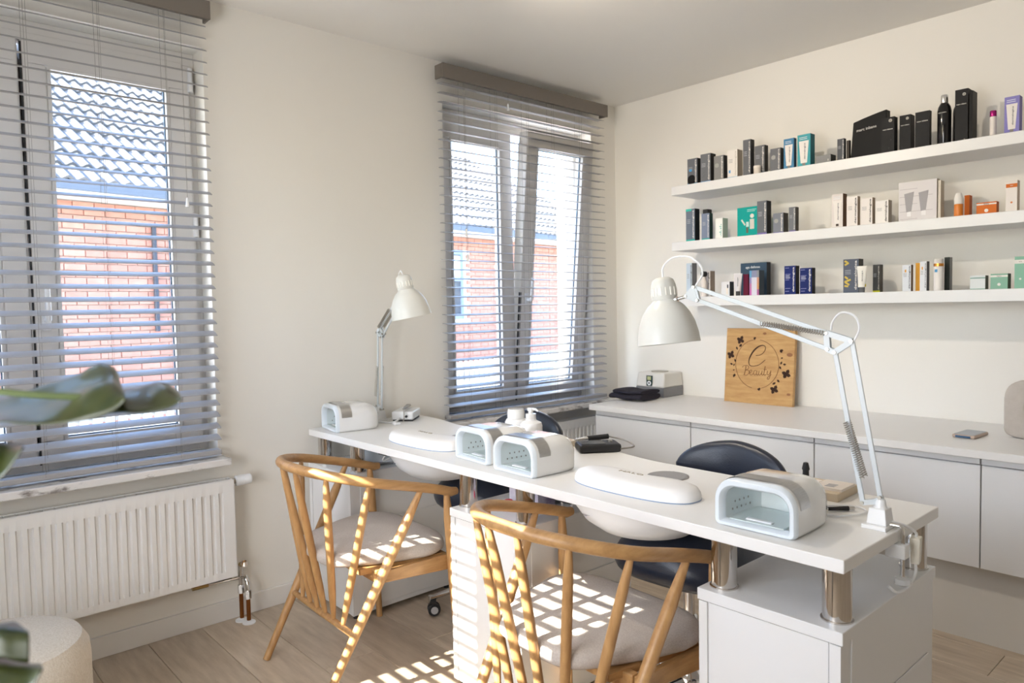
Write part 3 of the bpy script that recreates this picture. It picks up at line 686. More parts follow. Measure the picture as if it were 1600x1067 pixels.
# swatch box near end
b = thing('swatch_box', 'flat beige wooden sample box with cards at the near end of the desk', 'tray', (-1.665, -2.055, DT), R(2))
MB().box(-.068, .068, -.105, .105, 0, .022).build('tray', mat('beech_box', (.66, .54, .38), .5), b, bev=.002)
for i, (hh, cc) in enumerate((('f1e7e0', (-.045, .04, -.02, .03)), ('ecc9c4', (-.04, .01, .035, .08)), ('e8ddd0', (-.045, .045, -.105, -.03)))):
    MB().box(cc[0], cc[1], cc[2], cc[3], .022, .025 + .002 * i).build('sample_card', cm(hh), b)
for i in range(3): MB().box(-.03 + i * .012, -.024 + i * .012, -.08, -.055, .0292, .0294).build('print_line', ribm, b)
b = thing('dropper_bottle', 'small bottle with black rubber dropper cap behind the near nail lamp', 'bottle', (-1.80, -2.112, DT))
MB().lathe([(.014, 0), (.015, .003), (.015, .040), (.008, .050)], (0, 0, 0), 18).build('body', mat('amber_glass', (.20, .09, .03), .15), b, smooth=True)
MB().lathe([(.0115, .048), (.0115, .070), (.008, .072), (.0075, .088), (.0095, .092), (.006, .108), (0, .110)], (0, 0, 0), 16).build('dropper_cap', black, b, smooth=True)
b = thing('cable_adapter', 'small black and silver cable plug lying beside the swatch box', 'plug', (-1.80, -2.20, DT), R(-42))
MB().tube(spline([(-.03, 0, .007), (-.05, .01, .005), (-.03, .035, .004), (.03, .035, .004), (.06, .01, .004), (.045, -.03, .004), (-.02, -.05, .004), (-.07, -.03, .004)], 6), .0022, 8).build('cable', whitep, b, smooth=True)
MB().tube([(-.03, 0, .007), (.02, 0, .007)], [.0045, .006], 10).build('plug', black, b, smooth=True)
MB().tube([(.02, 0, .007), (.034, 0, .007)], .005, 10).build('tip', chrome, b, smooth=True)
# white charger/drill box at far end
b = thing('white_nail_drill', 'white nail drill box with pen handpiece at the far end of the desk', 'nail drill', (-1.69, -.125, DT), R(-48))
MB().box(-.05, .05, -.075, .075, .008, .046).build('control_box', whitep, b, bev=.006)
MB().box(-.046, .046, -.068, .068, 0, .009).build('base', black, b)
p_ = MB().tube([(.0, -.055, .056), (0, .02, .060), (0, .07, .056)], [.005, .009, .006], 12).build('handpiece', mat('pen_grey', (.38, .35, .31), .35, .6), b, smooth=True)
MB().tube(spline([(0, -.055, .056), (.01, -.085, .050), (.015, -.10, .02), (.01, -.105, .003)], 5), .0022, 8).build('cord', mat('taupe_cord', (.34, .30, .26), .6), b, smooth=True)
MB().lathe([(.006, 0), (.006, .006), (0, .006)], (.02, -.076, .024), 10, axis=(0, -1, 0)).build('dial', black, b)
# small white plug left of it
b = thing('power_cable', 'white power cable with plug crossing the far end of the desk', 'cable', (-1.83, -.20, DT))
MB().tube(spline([(-.02, .10, .004), (.02, .02, .004), (.06, .02, .012), (.09, .05, .02)], 6), .004, 8).build('cable', whitep, b, smooth=True)
MB().box(.00, .03, -.045, -.02, 0, .012).build('plug', whitep, b, bev=.003)

# things under the desk top
b = thing('foil_box', 'small box with lilac marble print standing on the middle pedestal', 'box', (-1.93, -1.205, .6005))
MB().box(-.03, .05, -.085, .055, 0, .060).build('body', mat('lilac_marble', (.72, .70, .76), .4, noise=((.25, .2, .35), 8, (1, 1, 1))), b, bev=.001)
b = thing('polish_pot', 'small red pot on the middle pedestal beside the lilac box', 'pot', (-2.00, -1.19, .6005))
MB().lathe([(.014, 0), (.015, .002), (.015, .018), (.013, .022), (0, .023)], (0, 0, 0), 16).build('body', cm('c8304a', .25), b, smooth=True)
b = thing('polish_pot', 'small pink pot on the middle pedestal beside the red pot', 'pot', (-2.00, -1.225, .6005))
MB().lathe([(.014, 0), (.015, .002), (.015, .018), (.013, .022), (0, .023)], (0, 0, 0), 16).build('body', cm('e58aa0', .25), b, smooth=True)
def cable_bundle(label, pts, x=None):
    b = thing('cable_bundle', label, 'cable', pts[0][0])
    for i_, q in enumerate(pts):
        o_ = Vector(pts[0][0]); MB().tube([p - o_ for p in spline(q, 6)], .003, 8).build('cable', whitep, b, smooth=True)
cable_bundle('white cables hanging under the desk beside the far extractor', [[(-2.00, -.50, .716), (-2.01, -.48, .69), (-2.02, -.45, .66), (-2.0, -.42, .64), (-1.95, -.43, .66), (-1.92, -.50, .70)], [(-1.95, -.50, .716), (-1.97, -.45, .68), (-1.90, -.42, .601)]])
cable_bundle('white cables hanging under the desk beside the middle extractor', [[(-2.0, -1.50, .716), (-2.02, -1.46, .69), (-1.99, -1.43, .65), (-1.95, -1.40, .606)], [(-1.97, -1.49, .715), (-1.96, -1.45, .66), (-1.92, -1.39, .606)]])
def bag(label, x, y, s):
    random.seed(s); b = thing('plastic_bag', label, 'bag', (x, y, .6005)); n = 7; vv = []; 
    rings = []
    for j in range(6):
        z = .015 * j + (.0 if j else 0); rr = (.10, .115, .11, .09, .06, .03)[j]
        rings.append([(rr * math.cos(2 * math.pi * i / 14) * random.uniform(.75, 1.1), rr * 1.1 * math.sin(2 * math.pi * i / 14) * random.uniform(.75, 1.1), max(0, z + (random.uniform(-.008, .008) if j else 0))) for i in range(14)])
    MB().rings(rings).build('film', mat('plastic_film', (.62, .66, .70), .2), b, smooth=True)
bag('crumpled translucent plastic bag on the far pedestal under the desk', -1.93, -.24, 3)
bag('crumpled translucent plastic bag on the middle pedestal under the desk', -1.76, -1.25, 5)

# ------------------------------------------------------------------ clamp lamps
lampw = mat('lamp_white', (.66, .655, .61), .32); armw = mat('lamp_arm_white', (.62, .66, .68), .32)
def bar(mb, a, b, wd=.011, th=.006, side=Vector((1, 0, 0))):
    a, b = Vector(a), Vector(b); d = (b - a).normalized(); s = (side - d * side.dot(d)).normalized(); q = d.cross(s)
    vv = [p + s * i * th + q * j * wd for p in (a, b) for i, j in ((-.5, -.5), (.5, -.5), (.5, .5), (-.5, .5))]
    return mb.add(vv, [(3, 2, 1, 0), (4, 5, 6, 7), (0, 1, 5, 4), (1, 2, 6, 5), (2, 3, 7, 6), (3, 0, 4, 7)])
def coil(mb, a, b, r=.0052, wire=.0011, turns=26):
    a, b = Vector(a), Vector(b); d = b - a; u = d.cross(Vector((1, 0, 0))).normalized(); v = d.normalized().cross(u); n = turns * 6
    mb.tube([a + d * (i / n) + (u * math.cos(i * math.pi / 3) + v * math.sin(i * math.pi / 3)) * r for i in range(n + 1)], wire, 5)
def lamp(label, loc, pl, clamp, origin=(0, 0, 0)):
    """pl: dictionary of named points relative to the clamp base point"""
    l = thing('clamp_lamp', label, 'lamp', loc, 0, 'white articulated clamp lamps')
    V = {k_: Vector(v) for k_, v in pl.items() if k_ not in ('cable1', 'cable2', 'axis', 'lift')}
    S = V['side']; off = S * .011
    m_ = MB(); bar(m_, V['A0'], V['A1'], side=S); bar(m_, V['B0'], V['B1'], side=S); m_.build('lower_arm', armw, l, bev=.001, bseg=1)
    m_ = MB(); bar(m_, V['C0'], V['C1'], side=S); bar(m_, V['D0'], V['D1'], side=S); m_.build('upper_arm', armw, l, bev=.001, bseg=1)
    # elbow plates (open frame) on both sides
    ks = ['C0', 'B1', 'A1', 'D0']; m_ = MB()
    for o_ in (-1, 1):
        P4 = [V[k_] + off * o_ * .55 for k_ in ks]
        for i, j in ((0, 1), (1, 2), (2, 3), (3, 0)): bar(m_, P4[i], P4[j], .013, .002, S)
    m_.build('elbow_plate', armw, l)
    for k_ in ks + ['C1', 'D1', 'A0', 'B0']:
        MB().tube([V[k_] - off * .95, V[k_] + off * .95], .0042, 10).build('rivet', nickel, l, smooth=True)
    # bottom bracket
    m_ = MB()
    for o_ in (-1, 1):
        q = [V['A0'], V['B0'], V['K']]
        a_, b_2, c_ = [p + off * o_ * .55 for p in q]; t = S * .001
        m_.add([a_ - t, b_2 - t, c_ - t, a_ + t, b_2 + t, c_ + t], [(0, 1, 2), (3, 5, 4), (0, 3, 4, 1), (1, 4, 5, 2), (2, 5, 3, 0)])
    bar(m_, V['A0'] , V['K'], .012, .014, S); bar(m_, V['B0'], V['K'], .012, .014, S)
    m_.build('base_bracket', armw, l)
    # head bracket
    m_ = MB()
    for o_ in (-1, 1):
        a_, b_2, c_ = [p + off * o_ * .45 for p in (V['C1'], V['D1'], V['H'])]; t = S * .001
        m_.add([a_ - t, b_2 - t, c_ - t, a_ + t, b_2 + t, c_ + t], [(0, 1, 2), (3, 5, 4), (0, 3, 4, 1), (1, 4, 5, 2), (2, 5, 3, 0)])
    for a_, b_2 in (('C1', 'D1'), ('D1', 'H'), ('H', 'C1')): bar(m_, V[a_], V[b_2], .012, .010, S)
    m_.build('head_bracket', armw, l)
    for k_ in ('C1', 'D1', 'H'): MB().tube([V[k_] - off * .8, V[k_] + off * .8], .004, 10).build('rivet', nickel, l, smooth=True)
    for o_ in (-1, 1):
        m_ = MB(); coil(m_, V['B1' if 'S0' not in V else 'S0'] + off * o_ * 1.2, V['S1'] + off * o_ * 1.2); m_.build('spring', nickel, l, smooth=True)
        m_ = MB(); coil(m_, V['T0'] + off * o_ * 1.2, V['T1'] + off * o_ * 1.2); m_.build('spring', nickel, l, smooth=True)
    # clamp: socket standing on the desk
    k_ = V['K']
    m_ = MB().lathe([(.017, .0), (.016, .045), (.013, .048), (.010, .066)], (k_.x, k_.y, 0), 20); m_.box(k_.x - .034, k_.x + .030, k_.y - .024, k_.y + .030, 0, .010).rings([[(k_.x + a_ * t_, k_.y + b_3 * t_, z_) for a_, b_3 in ((-.022, -.02), (.022, -.02), (.022, .022), (-.022, .022))] for t_, z_ in ((1.05, .01), (.85, .046))])
    m_.build('clamp_base', whitep, l, bev=.002)
    MB().tube([(k_.x, k_.y, .04), tuple(k_)], .006, 10).build('pivot_pin', chrome, l, smooth=True)
    cx_, cy_ = clamp
    ex, ey = k_.x + cx_, k_.y + cy_
    MB().tube([(k_.x + cx_ * .3, k_.y + cy_ * .3, .010), (k_.x + cx_ * .85, k_.y + cy_ * .85, .010), (ex, ey, .003), (ex, ey, -.010), (ex, ey, -.115)], .0048, 12).build('clamp_rod', chrome, l, smooth=True)
    MB().box(min(ex, ex - cx_ * .3) - .014, max(ex, ex - cx_ * .3) + .014, min(ey, ey - cy_ * .5) - .010, max(ey, ey - cy_ * .5) + .010, -.062, -.0295).build('clamp_jaw', whitep, l, bev=.003)
    MB().lathe([(.010, -.124), (.017, -.120), (.017, -.108), (.009, -.104)], (ex, ey, 0), 16).build('clamp_knob', clearp, l, smooth=True)
    # shade
    ax = Vector(pl['axis']).normalized(); st = V['shade']      # st: top of the cap, ax points down to the rim
    prof = [(0, 0), (.018, .001), (.029, .008), (.0335, .022), (.0345, .050), (.0345, .062), (.033, .064)]
    cap = MB().lathe(prof, st, 28, axis=ax).build('shade_cap', lampw, l, smooth=True)
    u = ax.orthogonal().normalized(); v = ax.cross(u)
    for i in range(16):
        t = 2 * math.pi * i / 16; d = u * math.cos(t) + v * math.sin(t)
        MB().tube([st + ax * .030 + d * .0338, st + ax * .052 + d * .0345], .0021, 6).build('vent_slot', mat('slot_glow', (.95, .93, .86), .5), cap, smooth=True)
    out = [(.033, .063), (.036, .068), (.050, .080), (.064, .100), (.075, .125), (.082, .155), (.085, .184)]
    MB().lathe(out + [(r_ - .0015, h_) for r_, h_ in out[::-1]], st, 40, axis=ax).add([], []).build('shade', lampw, l, smooth=True)
    MB().lathe([(.014, .062), (.014, .085), (.024, .10), (.030, .12), (.026, .14), (.012, .152), (0, .155)], st, 20, axis=ax).build('bulb', mat('bulb_white', (.85, .85, .82), .3), l, smooth=True)
    MB().tube([V['H'], V['knob']], .0045, 10).lathe([(.008, -.006), (.010, 0), (.008, .006)], V['knob'], 12, axis=(V['H'] - V['knob'])).build('tilt_joint', chrome, l, smooth=True)
    for c_ in ('cable1', 'cable2'):
        if c_ in pl: MB().tube(spline(pl[c_], 7), .0026, 8).build('cable', whitep, l, smooth=True)
    return l
# large lamp: clamped to the near end; points world -> relative to (-1.865,-2.312,.745)
O2 = Vector((-1.862, -2.312, .745)); rel = lambda *p: tuple(Vector(p) - O2)
S2 = Vector((1, .13, 0)).normalized()
lamp('large white articulated clamp lamp at the near end of the desk', O2, dict(
    side=S2, K=rel(-1.862, -2.318, .805), A0=rel(-1.868, -2.281, .797), B0=rel(-1.864, -2.318, .815), A1=rel(-1.874, -2.219, 1.143), B1=rel(-1.870, -2.256, 1.170),
    D0=rel(-1.876, -2.203, 1.150), C0=rel(-1.876, -2.200, 1.188), C1=rel(-1.915, -1.862, 1.307), D1=rel(-1.915, -1.873, 1.272), H=rel(-1.916, -1.837, 1.283),
    knob=rel(-1.922, -1.806, 1.275), shade=rel(-1.925, -1.765, 1.337), S0=rel(-1.872, -2.246, .982), S1=rel(-1.869, -2.283, .856), T0=rel(-1.893, -2.045, 1.210), T1=rel(-1.876, -2.200, 1.188),
    axis=(0, -.115, -1), cable1=[rel(-1.925, -1.766, 1.335), rel(-1.925, -1.768, 1.365), rel(-1.925, -1.80, 1.388), rel(-1.925, -1.85, 1.388), rel(-1.925, -1.885, 1.365), rel(-1.922, -1.89, 1.338), rel(-1.918, -1.872, 1.318), rel(-1.916, -1.864, 1.308)],
    cable2=[rel(-1.872, -2.208, 1.195), rel(-1.872, -2.212, 1.215), rel(-1.872, -2.232, 1.236), rel(-1.872, -2.262, 1.228), rel(-1.872, -2.273, 1.20), rel(-1.870, -2.258, 1.165)]), (.006, -.046))
O1 = Vector((-1.80, -.075, .745)); r1 = lambda *p: tuple(Vector(p) - O1)
S1 = Vector((1, -.2, 0)).normalized()
lamp('smaller-looking white clamp lamp at the far end of the desk against the wall', O1, dict(
    side=S1, K=r1(-1.80, -.07, .805), A0=r1(-1.80, -.088, .80), B0=r1(-1.80, -.055, .815), A1=r1(-1.795, -.100, 1.135), B1=r1(-1.795, -.065, 1.155),
    D0=r1(-1.797, -.118, 1.150), C0=r1(-1.797, -.095, 1.180), C1=r1(-1.83, -.335, 1.350), D1=r1(-1.83, -.345, 1.315), H=r1(-1.835, -.37, 1.340),
    knob=r1(-1.840, -.385, 1.345), shade=r1(-1.862, -.385, 1.408), S0=r1(-1.797, -.078, 1.00), S1=r1(-1.80, -.060, .86), T0=r1(-1.815, -.22, 1.262), T1=r1(-1.797, -.095, 1.180),
    axis=(.16, -.10, -1), cable1=[r1(-1.860, -.385, 1.405), r1(-1.855, -.36, 1.425), r1(-1.85, -.335, 1.405), r1(-1.84, -.33, 1.37), r1(-1.832, -.335, 1.352)]), (.0, .047))
# in-line switch hanging over the desk end
b = thing('cable_switch', 'white in-line switch box on a cable hanging over the desk end', 'switch', (-1.80, -2.372, .72), R(10))
MB().add([(-.013, -.009, -.06), (.013, -.009, -.06), (.013, .009, -.06), (-.013, .009, -.06), (-.016, -.011, .0), (.016, -.011, 0), (.016, .011, 0), (-.016, .011, 0)], [(3, 2, 1, 0), (4, 5, 6, 7), (0, 1, 5, 4), (1, 2, 6, 5), (2, 3, 7, 6), (3, 0, 4, 7)]).build('switch_body', mat('ivory_plastic', (.78, .75, .66), .4), b, bev=.002)
MB().tube(spline([(-.055, .070, .045), (-.03, .02, .032), (-.005, .0, .012), (0, 0, 0)], 6), .0032, 8).build('cable', whitep, b, smooth=True)
MB().tube(spline([(0, 0, -.058), (-.005, .0, -.085), (-.035, .01, -.108), (-.075, .025, -.110), (-.09, .04, -.095)], 6), .0032, 8).build('cable', whitep, b, smooth=True)

# ------------------------------------------------------------------ counter objects
CT = .727
# wooden sign
sg = thing('wooden_sign', 'square pine board sign with engraved letters and leaf wreath leaning on the wall', 'sign', (-.090, -1.017, CT), R(90), None)
# local: x -> along -y after rotation? build with local x = right as seen, z up, y towards wall; rotate so right = -y
sg.rotation_euler = (R(-5.0), 0, R(-90)); 
pine = mat('knotty_pine', (.62, .38, .15), .55, noise=((.48, .26, .09), 5, (1.5, 9, 9)), bump=.1, bscale=80)
MB().box(-.195, .195, 0, .024, 0, .398).build('board', pine, sg, bev=.002)
ink = mat('burnt_engraving', (.045, .016, .006), .8); ink2 = mat('light_engraving', (.20, .09, .03), .8)
for i, zz in enumerate((.145, .352)): MB().box(-.1951, .1951, -.0004, .0, zz, zz + .0012).build('glue_seam', mat('seam_brown', (.42, .24, .09), .7), sg)
def sgp(x, y):
    x0 = 133 - 48 * (y - 88) / 797; yb = 885 + 70 * (x - 85) / 800; yt = 88 + 12 * (x - 133) / 817
    return ((x - x0) / 808 * .39 - .195, .398 * (yb - y) / (yb - yt))
def ribbon(mb, pts, wd, y=-.0008):
    P_ = [Vector((*sgp(*p), 0)) for p in pts]; P_ = spline(P_, 5); n = len(P_)
    ws = wd if callable(wd) else (lambda t: wd)
    vv = []
    for i, p in enumerate(P_):
        d = (P_[min(i + 1, n - 1)] - P_[max(i - 1, 0)]); d.normalize(); q = Vector((-d.y, d.x, 0)) * ws(i / (n - 1)) / 2
        for s in (1, -1): a = p + q * s; vv += [(a.x, y, a.y), (a.x, .0002, a.y)]
    mb.add(vv, [f for i in range(n - 1) for f in ((i * 4, i * 4 + 4, i * 4 + 6, i * 4 + 2), (i * 4, i * 4 + 1, i * 4 + 5, i * 4 + 4), (i * 4 + 2, i * 4 + 6, i * 4 + 7, i * 4 + 3))])
m_ = MB(); ribbon(m_, [(482, 392), (540, 383), (585, 345), (597, 300), (565, 280), (505, 300), (445, 355), (403, 430), (402, 490), (445, 508), (520, 492), (592, 440)], lambda t: .0030 + .0052 * math.exp(-((t - .52) / .15) ** 2))
m_.build('lettering', ink, sg)
m_ = MB()
for st_, wd in (([(318, 520), (335, 503), (375, 500), (396, 518), (380, 542), (352, 550)], .0028), ([(352, 550), (392, 554), (396, 585), (365, 606), (332, 600)], .0028), ([(362, 505), (355, 550), (340, 602)], .004),
                ([(408, 582), (432, 566), (424, 548), (408, 562), (406, 592), (425, 606), (446, 590)], .0028),
                ([(487, 556), (462, 558), (452, 588), (467, 606), (486, 588), (494, 556)], .0028), ([(494, 556), (486, 592), (497, 606), (512, 592)], .0034),
                ([(520, 558), (512, 592), (524, 606), (547, 584), (555, 558)], .003), ([(555, 558), (547, 594), (558, 607), (570, 596)], .0034),
                ([(592, 508), (580, 560), (574, 596), (586, 608), (602, 596)], .0036), ([(570, 545), (608, 545)], .0025),
                ([(618, 558), (611, 590), (626, 603), (646, 582), (656, 556)], .003), ([(656, 556), (646, 615), (628, 650), (612, 645), (625, 622), (660, 600)], .003)):
    ribbon(m_, st_, wd)
m_.build('lettering', ink2, sg)
m_ = MB(); 
for a0, a1 in ((96, 260), (-80, 82), (270, 262)):
    if a1 > a0: ribbon(m_, [(492 + 255 * math.cos(R(a)), 485 - 268 * math.sin(R(a))) for a in range(a0, a1, 8)], .0026)
m_.build('wreath_ring', ink2, sg)
def leafshape(mb, x, y, ang, ln, wd):
    c = [(x + ln * (t - .5) * math.cos(R(ang)) - s * wd * math.sin(math.pi * t) * math.sin(R(ang)), y + ln * (t - .5) * math.sin(R(ang)) + s * wd * math.sin(math.pi * t) * math.cos(R(ang))) for s, ts in ((1, (0, .2, .4, .6, .8, 1)), (-1, (.8, .6, .4, .2))) for t in ts]
    p = [sgp(*q) for q in c]; n = len(p)
    mb.add([(a, -.0009, b_) for a, b_ in p], [tuple(range(n))])
fl_ = lambda x, y, s: [(x - s * .28, y - s * .12, 30, s * .62, s * .24), (x + s * .2, y - s * .3, -60, s * .62, s * .24), (x + s * .28, y + s * .15, 20, s * .6, s * .24), (x - s * .18, y + s * .28, 120, s * .55, s * .24), (x, y, 45, s * .6, s * .28)]
tri_ = lambda x, y, s, a: [(x, y, a, s, s * .34), (x + s * .2, y - s * .2, a - 60, s * .8, s * .3)]
for q in [fl_(300, 220, 80), fl_(178, 382, 80), fl_(828, 595, 88), fl_(690, 765, 84), tri_(470, 205, 34, 70), tri_(775, 345, 44, 60), tri_(215, 610, 40, -60), tri_(512, 762, 38, 20),
          [(300, 280, -35, 46, 14)], [(255, 310, 60, 40, 11)], [(232, 445, 65, 42, 11)], [(185, 482, 20, 36, 11)], [(216, 492, -65, 30, 9)], [(212, 548, -10, 26, 7)], [(783, 420, -15, 30, 8)], [(775, 474, -65, 40, 11)], [(812, 490, 5, 38, 11)], [(762, 525, 60, 40, 11)], [(738, 670, 50, 40, 12)], [(690, 697, -30, 46, 12)]]:
    m_ = MB()
    for a in q: leafshape(m_, *a)
    m_.build('wreath_leaf', ink, sg)
for x, y, r in ((590, 150, 22), (870, 385, 34), (850, 818, 22)):
    a, b_ = sgp(x, y); MB().lathe([(r / 808 * .39, 0), (0, .0007)], (a, 0.0, b_), 14, axis=(0, -1, 0), ey=.6).build('knot', mat('pine_knot', (.30, .13, .05), .6), sg)
# steriliser
b = thing('wax_heater', 'boxy white and grey device with round dial panel in the corner of the counter', 'appliance', (-.095, -.40, CT), 0)
MB().add([(-.10, -.10, .055), (.09, -.10, .055), (.09, .10, .055), (-.10, .10, .055), (-.085, -.095, .138), (.085, -.095, .138), (.085, .095, .138), (-.085, .095, .138)], [(3, 2, 1, 0), (4, 5, 6, 7), (0, 1, 5, 4), (1, 2, 6, 5), (2, 3, 7, 6), (3, 0, 4, 7)]).build('upper_housing', mat('warm_white_plastic', (.76, .74, .68), .35), b, bev=.008)
MB().box(-.10, .09, -.10, .10, 0, .055).build('lower_housing', mat('grey_plastic', (.22, .22, .23), .4), b, bev=.004)
pn = MB().box(-.0985, -.094, -.018, .024, .060, .122).build('control_panel', mat('dark_green_panel', (.02, .05, .05), .25), b, rot=(0, R(0), 0), bev=.001)
MB().box(-.1000, -.0985, -.010, .016, .096, .117).build('display', mat('lcd', (.50, .52, .25), .3), pn)
MB().lathe([(.013, 0), (.013, .002), (0, .002)], (-.0985, .003, .078), 20, axis=(-1, 0, 0)).build('dial', whitep, pn)
MB().lathe([(.005, .002), (.005, .003), (0, .003)], (-.0985, .003, .078), 14, axis=(-1, 0, 0)).build('dial_centre', MATS['dark_green_panel'], pn)
MB().lathe([(.05, .138), (.05, .142), (.045, .143), (0, .139)], (0, 0, 0), 28).build('lid_ring', nickel, b, smooth=True)
# folded towel
b = thing('folded_towel', 'dark navy towel folded and rolled on the counter in front of the white device', 'towel', (-.36, -.42, CT), R(0))
tw = mat('navy_terry', (.020, .018, .030), .97, bump=1.0, bscale=300)
def roll(mb, y0, y1, x0, x1, z, r):
    n = 12
    mb.rings([[(x0 + (x1 - x0) * (.5 + .5 * math.copysign(abs(math.cos(2 * math.pi * i / 24)) ** .5, math.cos(2 * math.pi * i / 24))) , yy, z + r + r * math.copysign(abs(math.sin(2 * math.pi * i / 24)) ** .8, math.sin(2 * math.pi * i / 24)) + .004 * math.sin(yy * 40 + x0 * 20)) for i in range(24)] for yy in [y0 + (y1 - y0) * j / 8 for j in range(9)]])
roll_ = MB(); roll(roll_, -.105, .115, -.085, .10, .004, .017); roll_.build('lower_fold', tw, b, smooth=True)
roll_ = MB(); roll(roll_, -.10, .10, -.070, .10, .034, .012); roll_.build('upper_fold', tw, b, smooth=True)
# phone
b = thing('smartphone_case', 'small grey flat device with rounded edges lying on the counter near the vase', 'phone', (-.385, -2.085, CT), R(-4))
MB().box(-.072, .072, -.040, .040, 0, .013).build('body', mat('tan_edge', (.52, .40, .32), .4), b, bev=.006)
MB().prism(rrect(-.066, .066, -.035, .035, .008), .013, .0138).build('screen', mat('slate_face', (.27, .31, .36), .3), b)
MB().box(-.0735, -.070, -.026, .026, .002, .010).build('port_strip', mat('blue_port', (.03, .09, .18), .3), b)
# donut vase
b = thing('donut_vase', 'matt beige ring-shaped vase at the right end of the counter', 'vase', (-.30, -2.305, CT), R(-88))
vm = mat('matt_stoneware', (.55, .50, .45), .8, noise=((.50, .45, .40), 30, (1, 1, 1)))
n = 40; outr = []; inr = []
for i in range(n):
    t = 2 * math.pi * i / n; c_, s_ = math.cos(t), math.sin(t)
    outr.append((.125 * math.copysign(abs(c_) ** .55, c_), .112 + .112 * math.copysign(abs(s_) ** (.55 if s_ > 0 else .2), s_)))
    inr.append((.058 * c_, .118 + .058 * s_))
vv = [(x, y, z) for (x, z), y in [(p, y) for y in (-.030, .030) for p in outr]] + [(x, y, z) for (x, z), y in [(p, y) for y in (-.030, .030) for p in inr]]
fs = []
for i in range(n):
    j = (i + 1) % n; fs += [(i, j, n + j, n + i), (2 * n + i, 3 * n + i, 3 * n + j, 2 * n + j), (i, 2 * n + i, 2 * n + j, j), (n + i, n + j, 3 * n + j, 3 * n + i)]
MB().add(vv, fs).build('ring_body', vm, b, bev=.008, bseg=3, smooth=True)
MB().lathe([(.020, .21), (.021, .232), (.017, .232), (.015, .215)], (0, 0, 0), 20).build('neck', vm, b, smooth=True)

# ------------------------------------------------------------------ products on the shelves
GS, WH, DK = '7d7f84', 'e9e4de', '26262a'
WORD = 'dermalogica'; WORD2 = 'marc inbane'
SH = {1: 1.895, 2: 1.595, 3: 1.297}
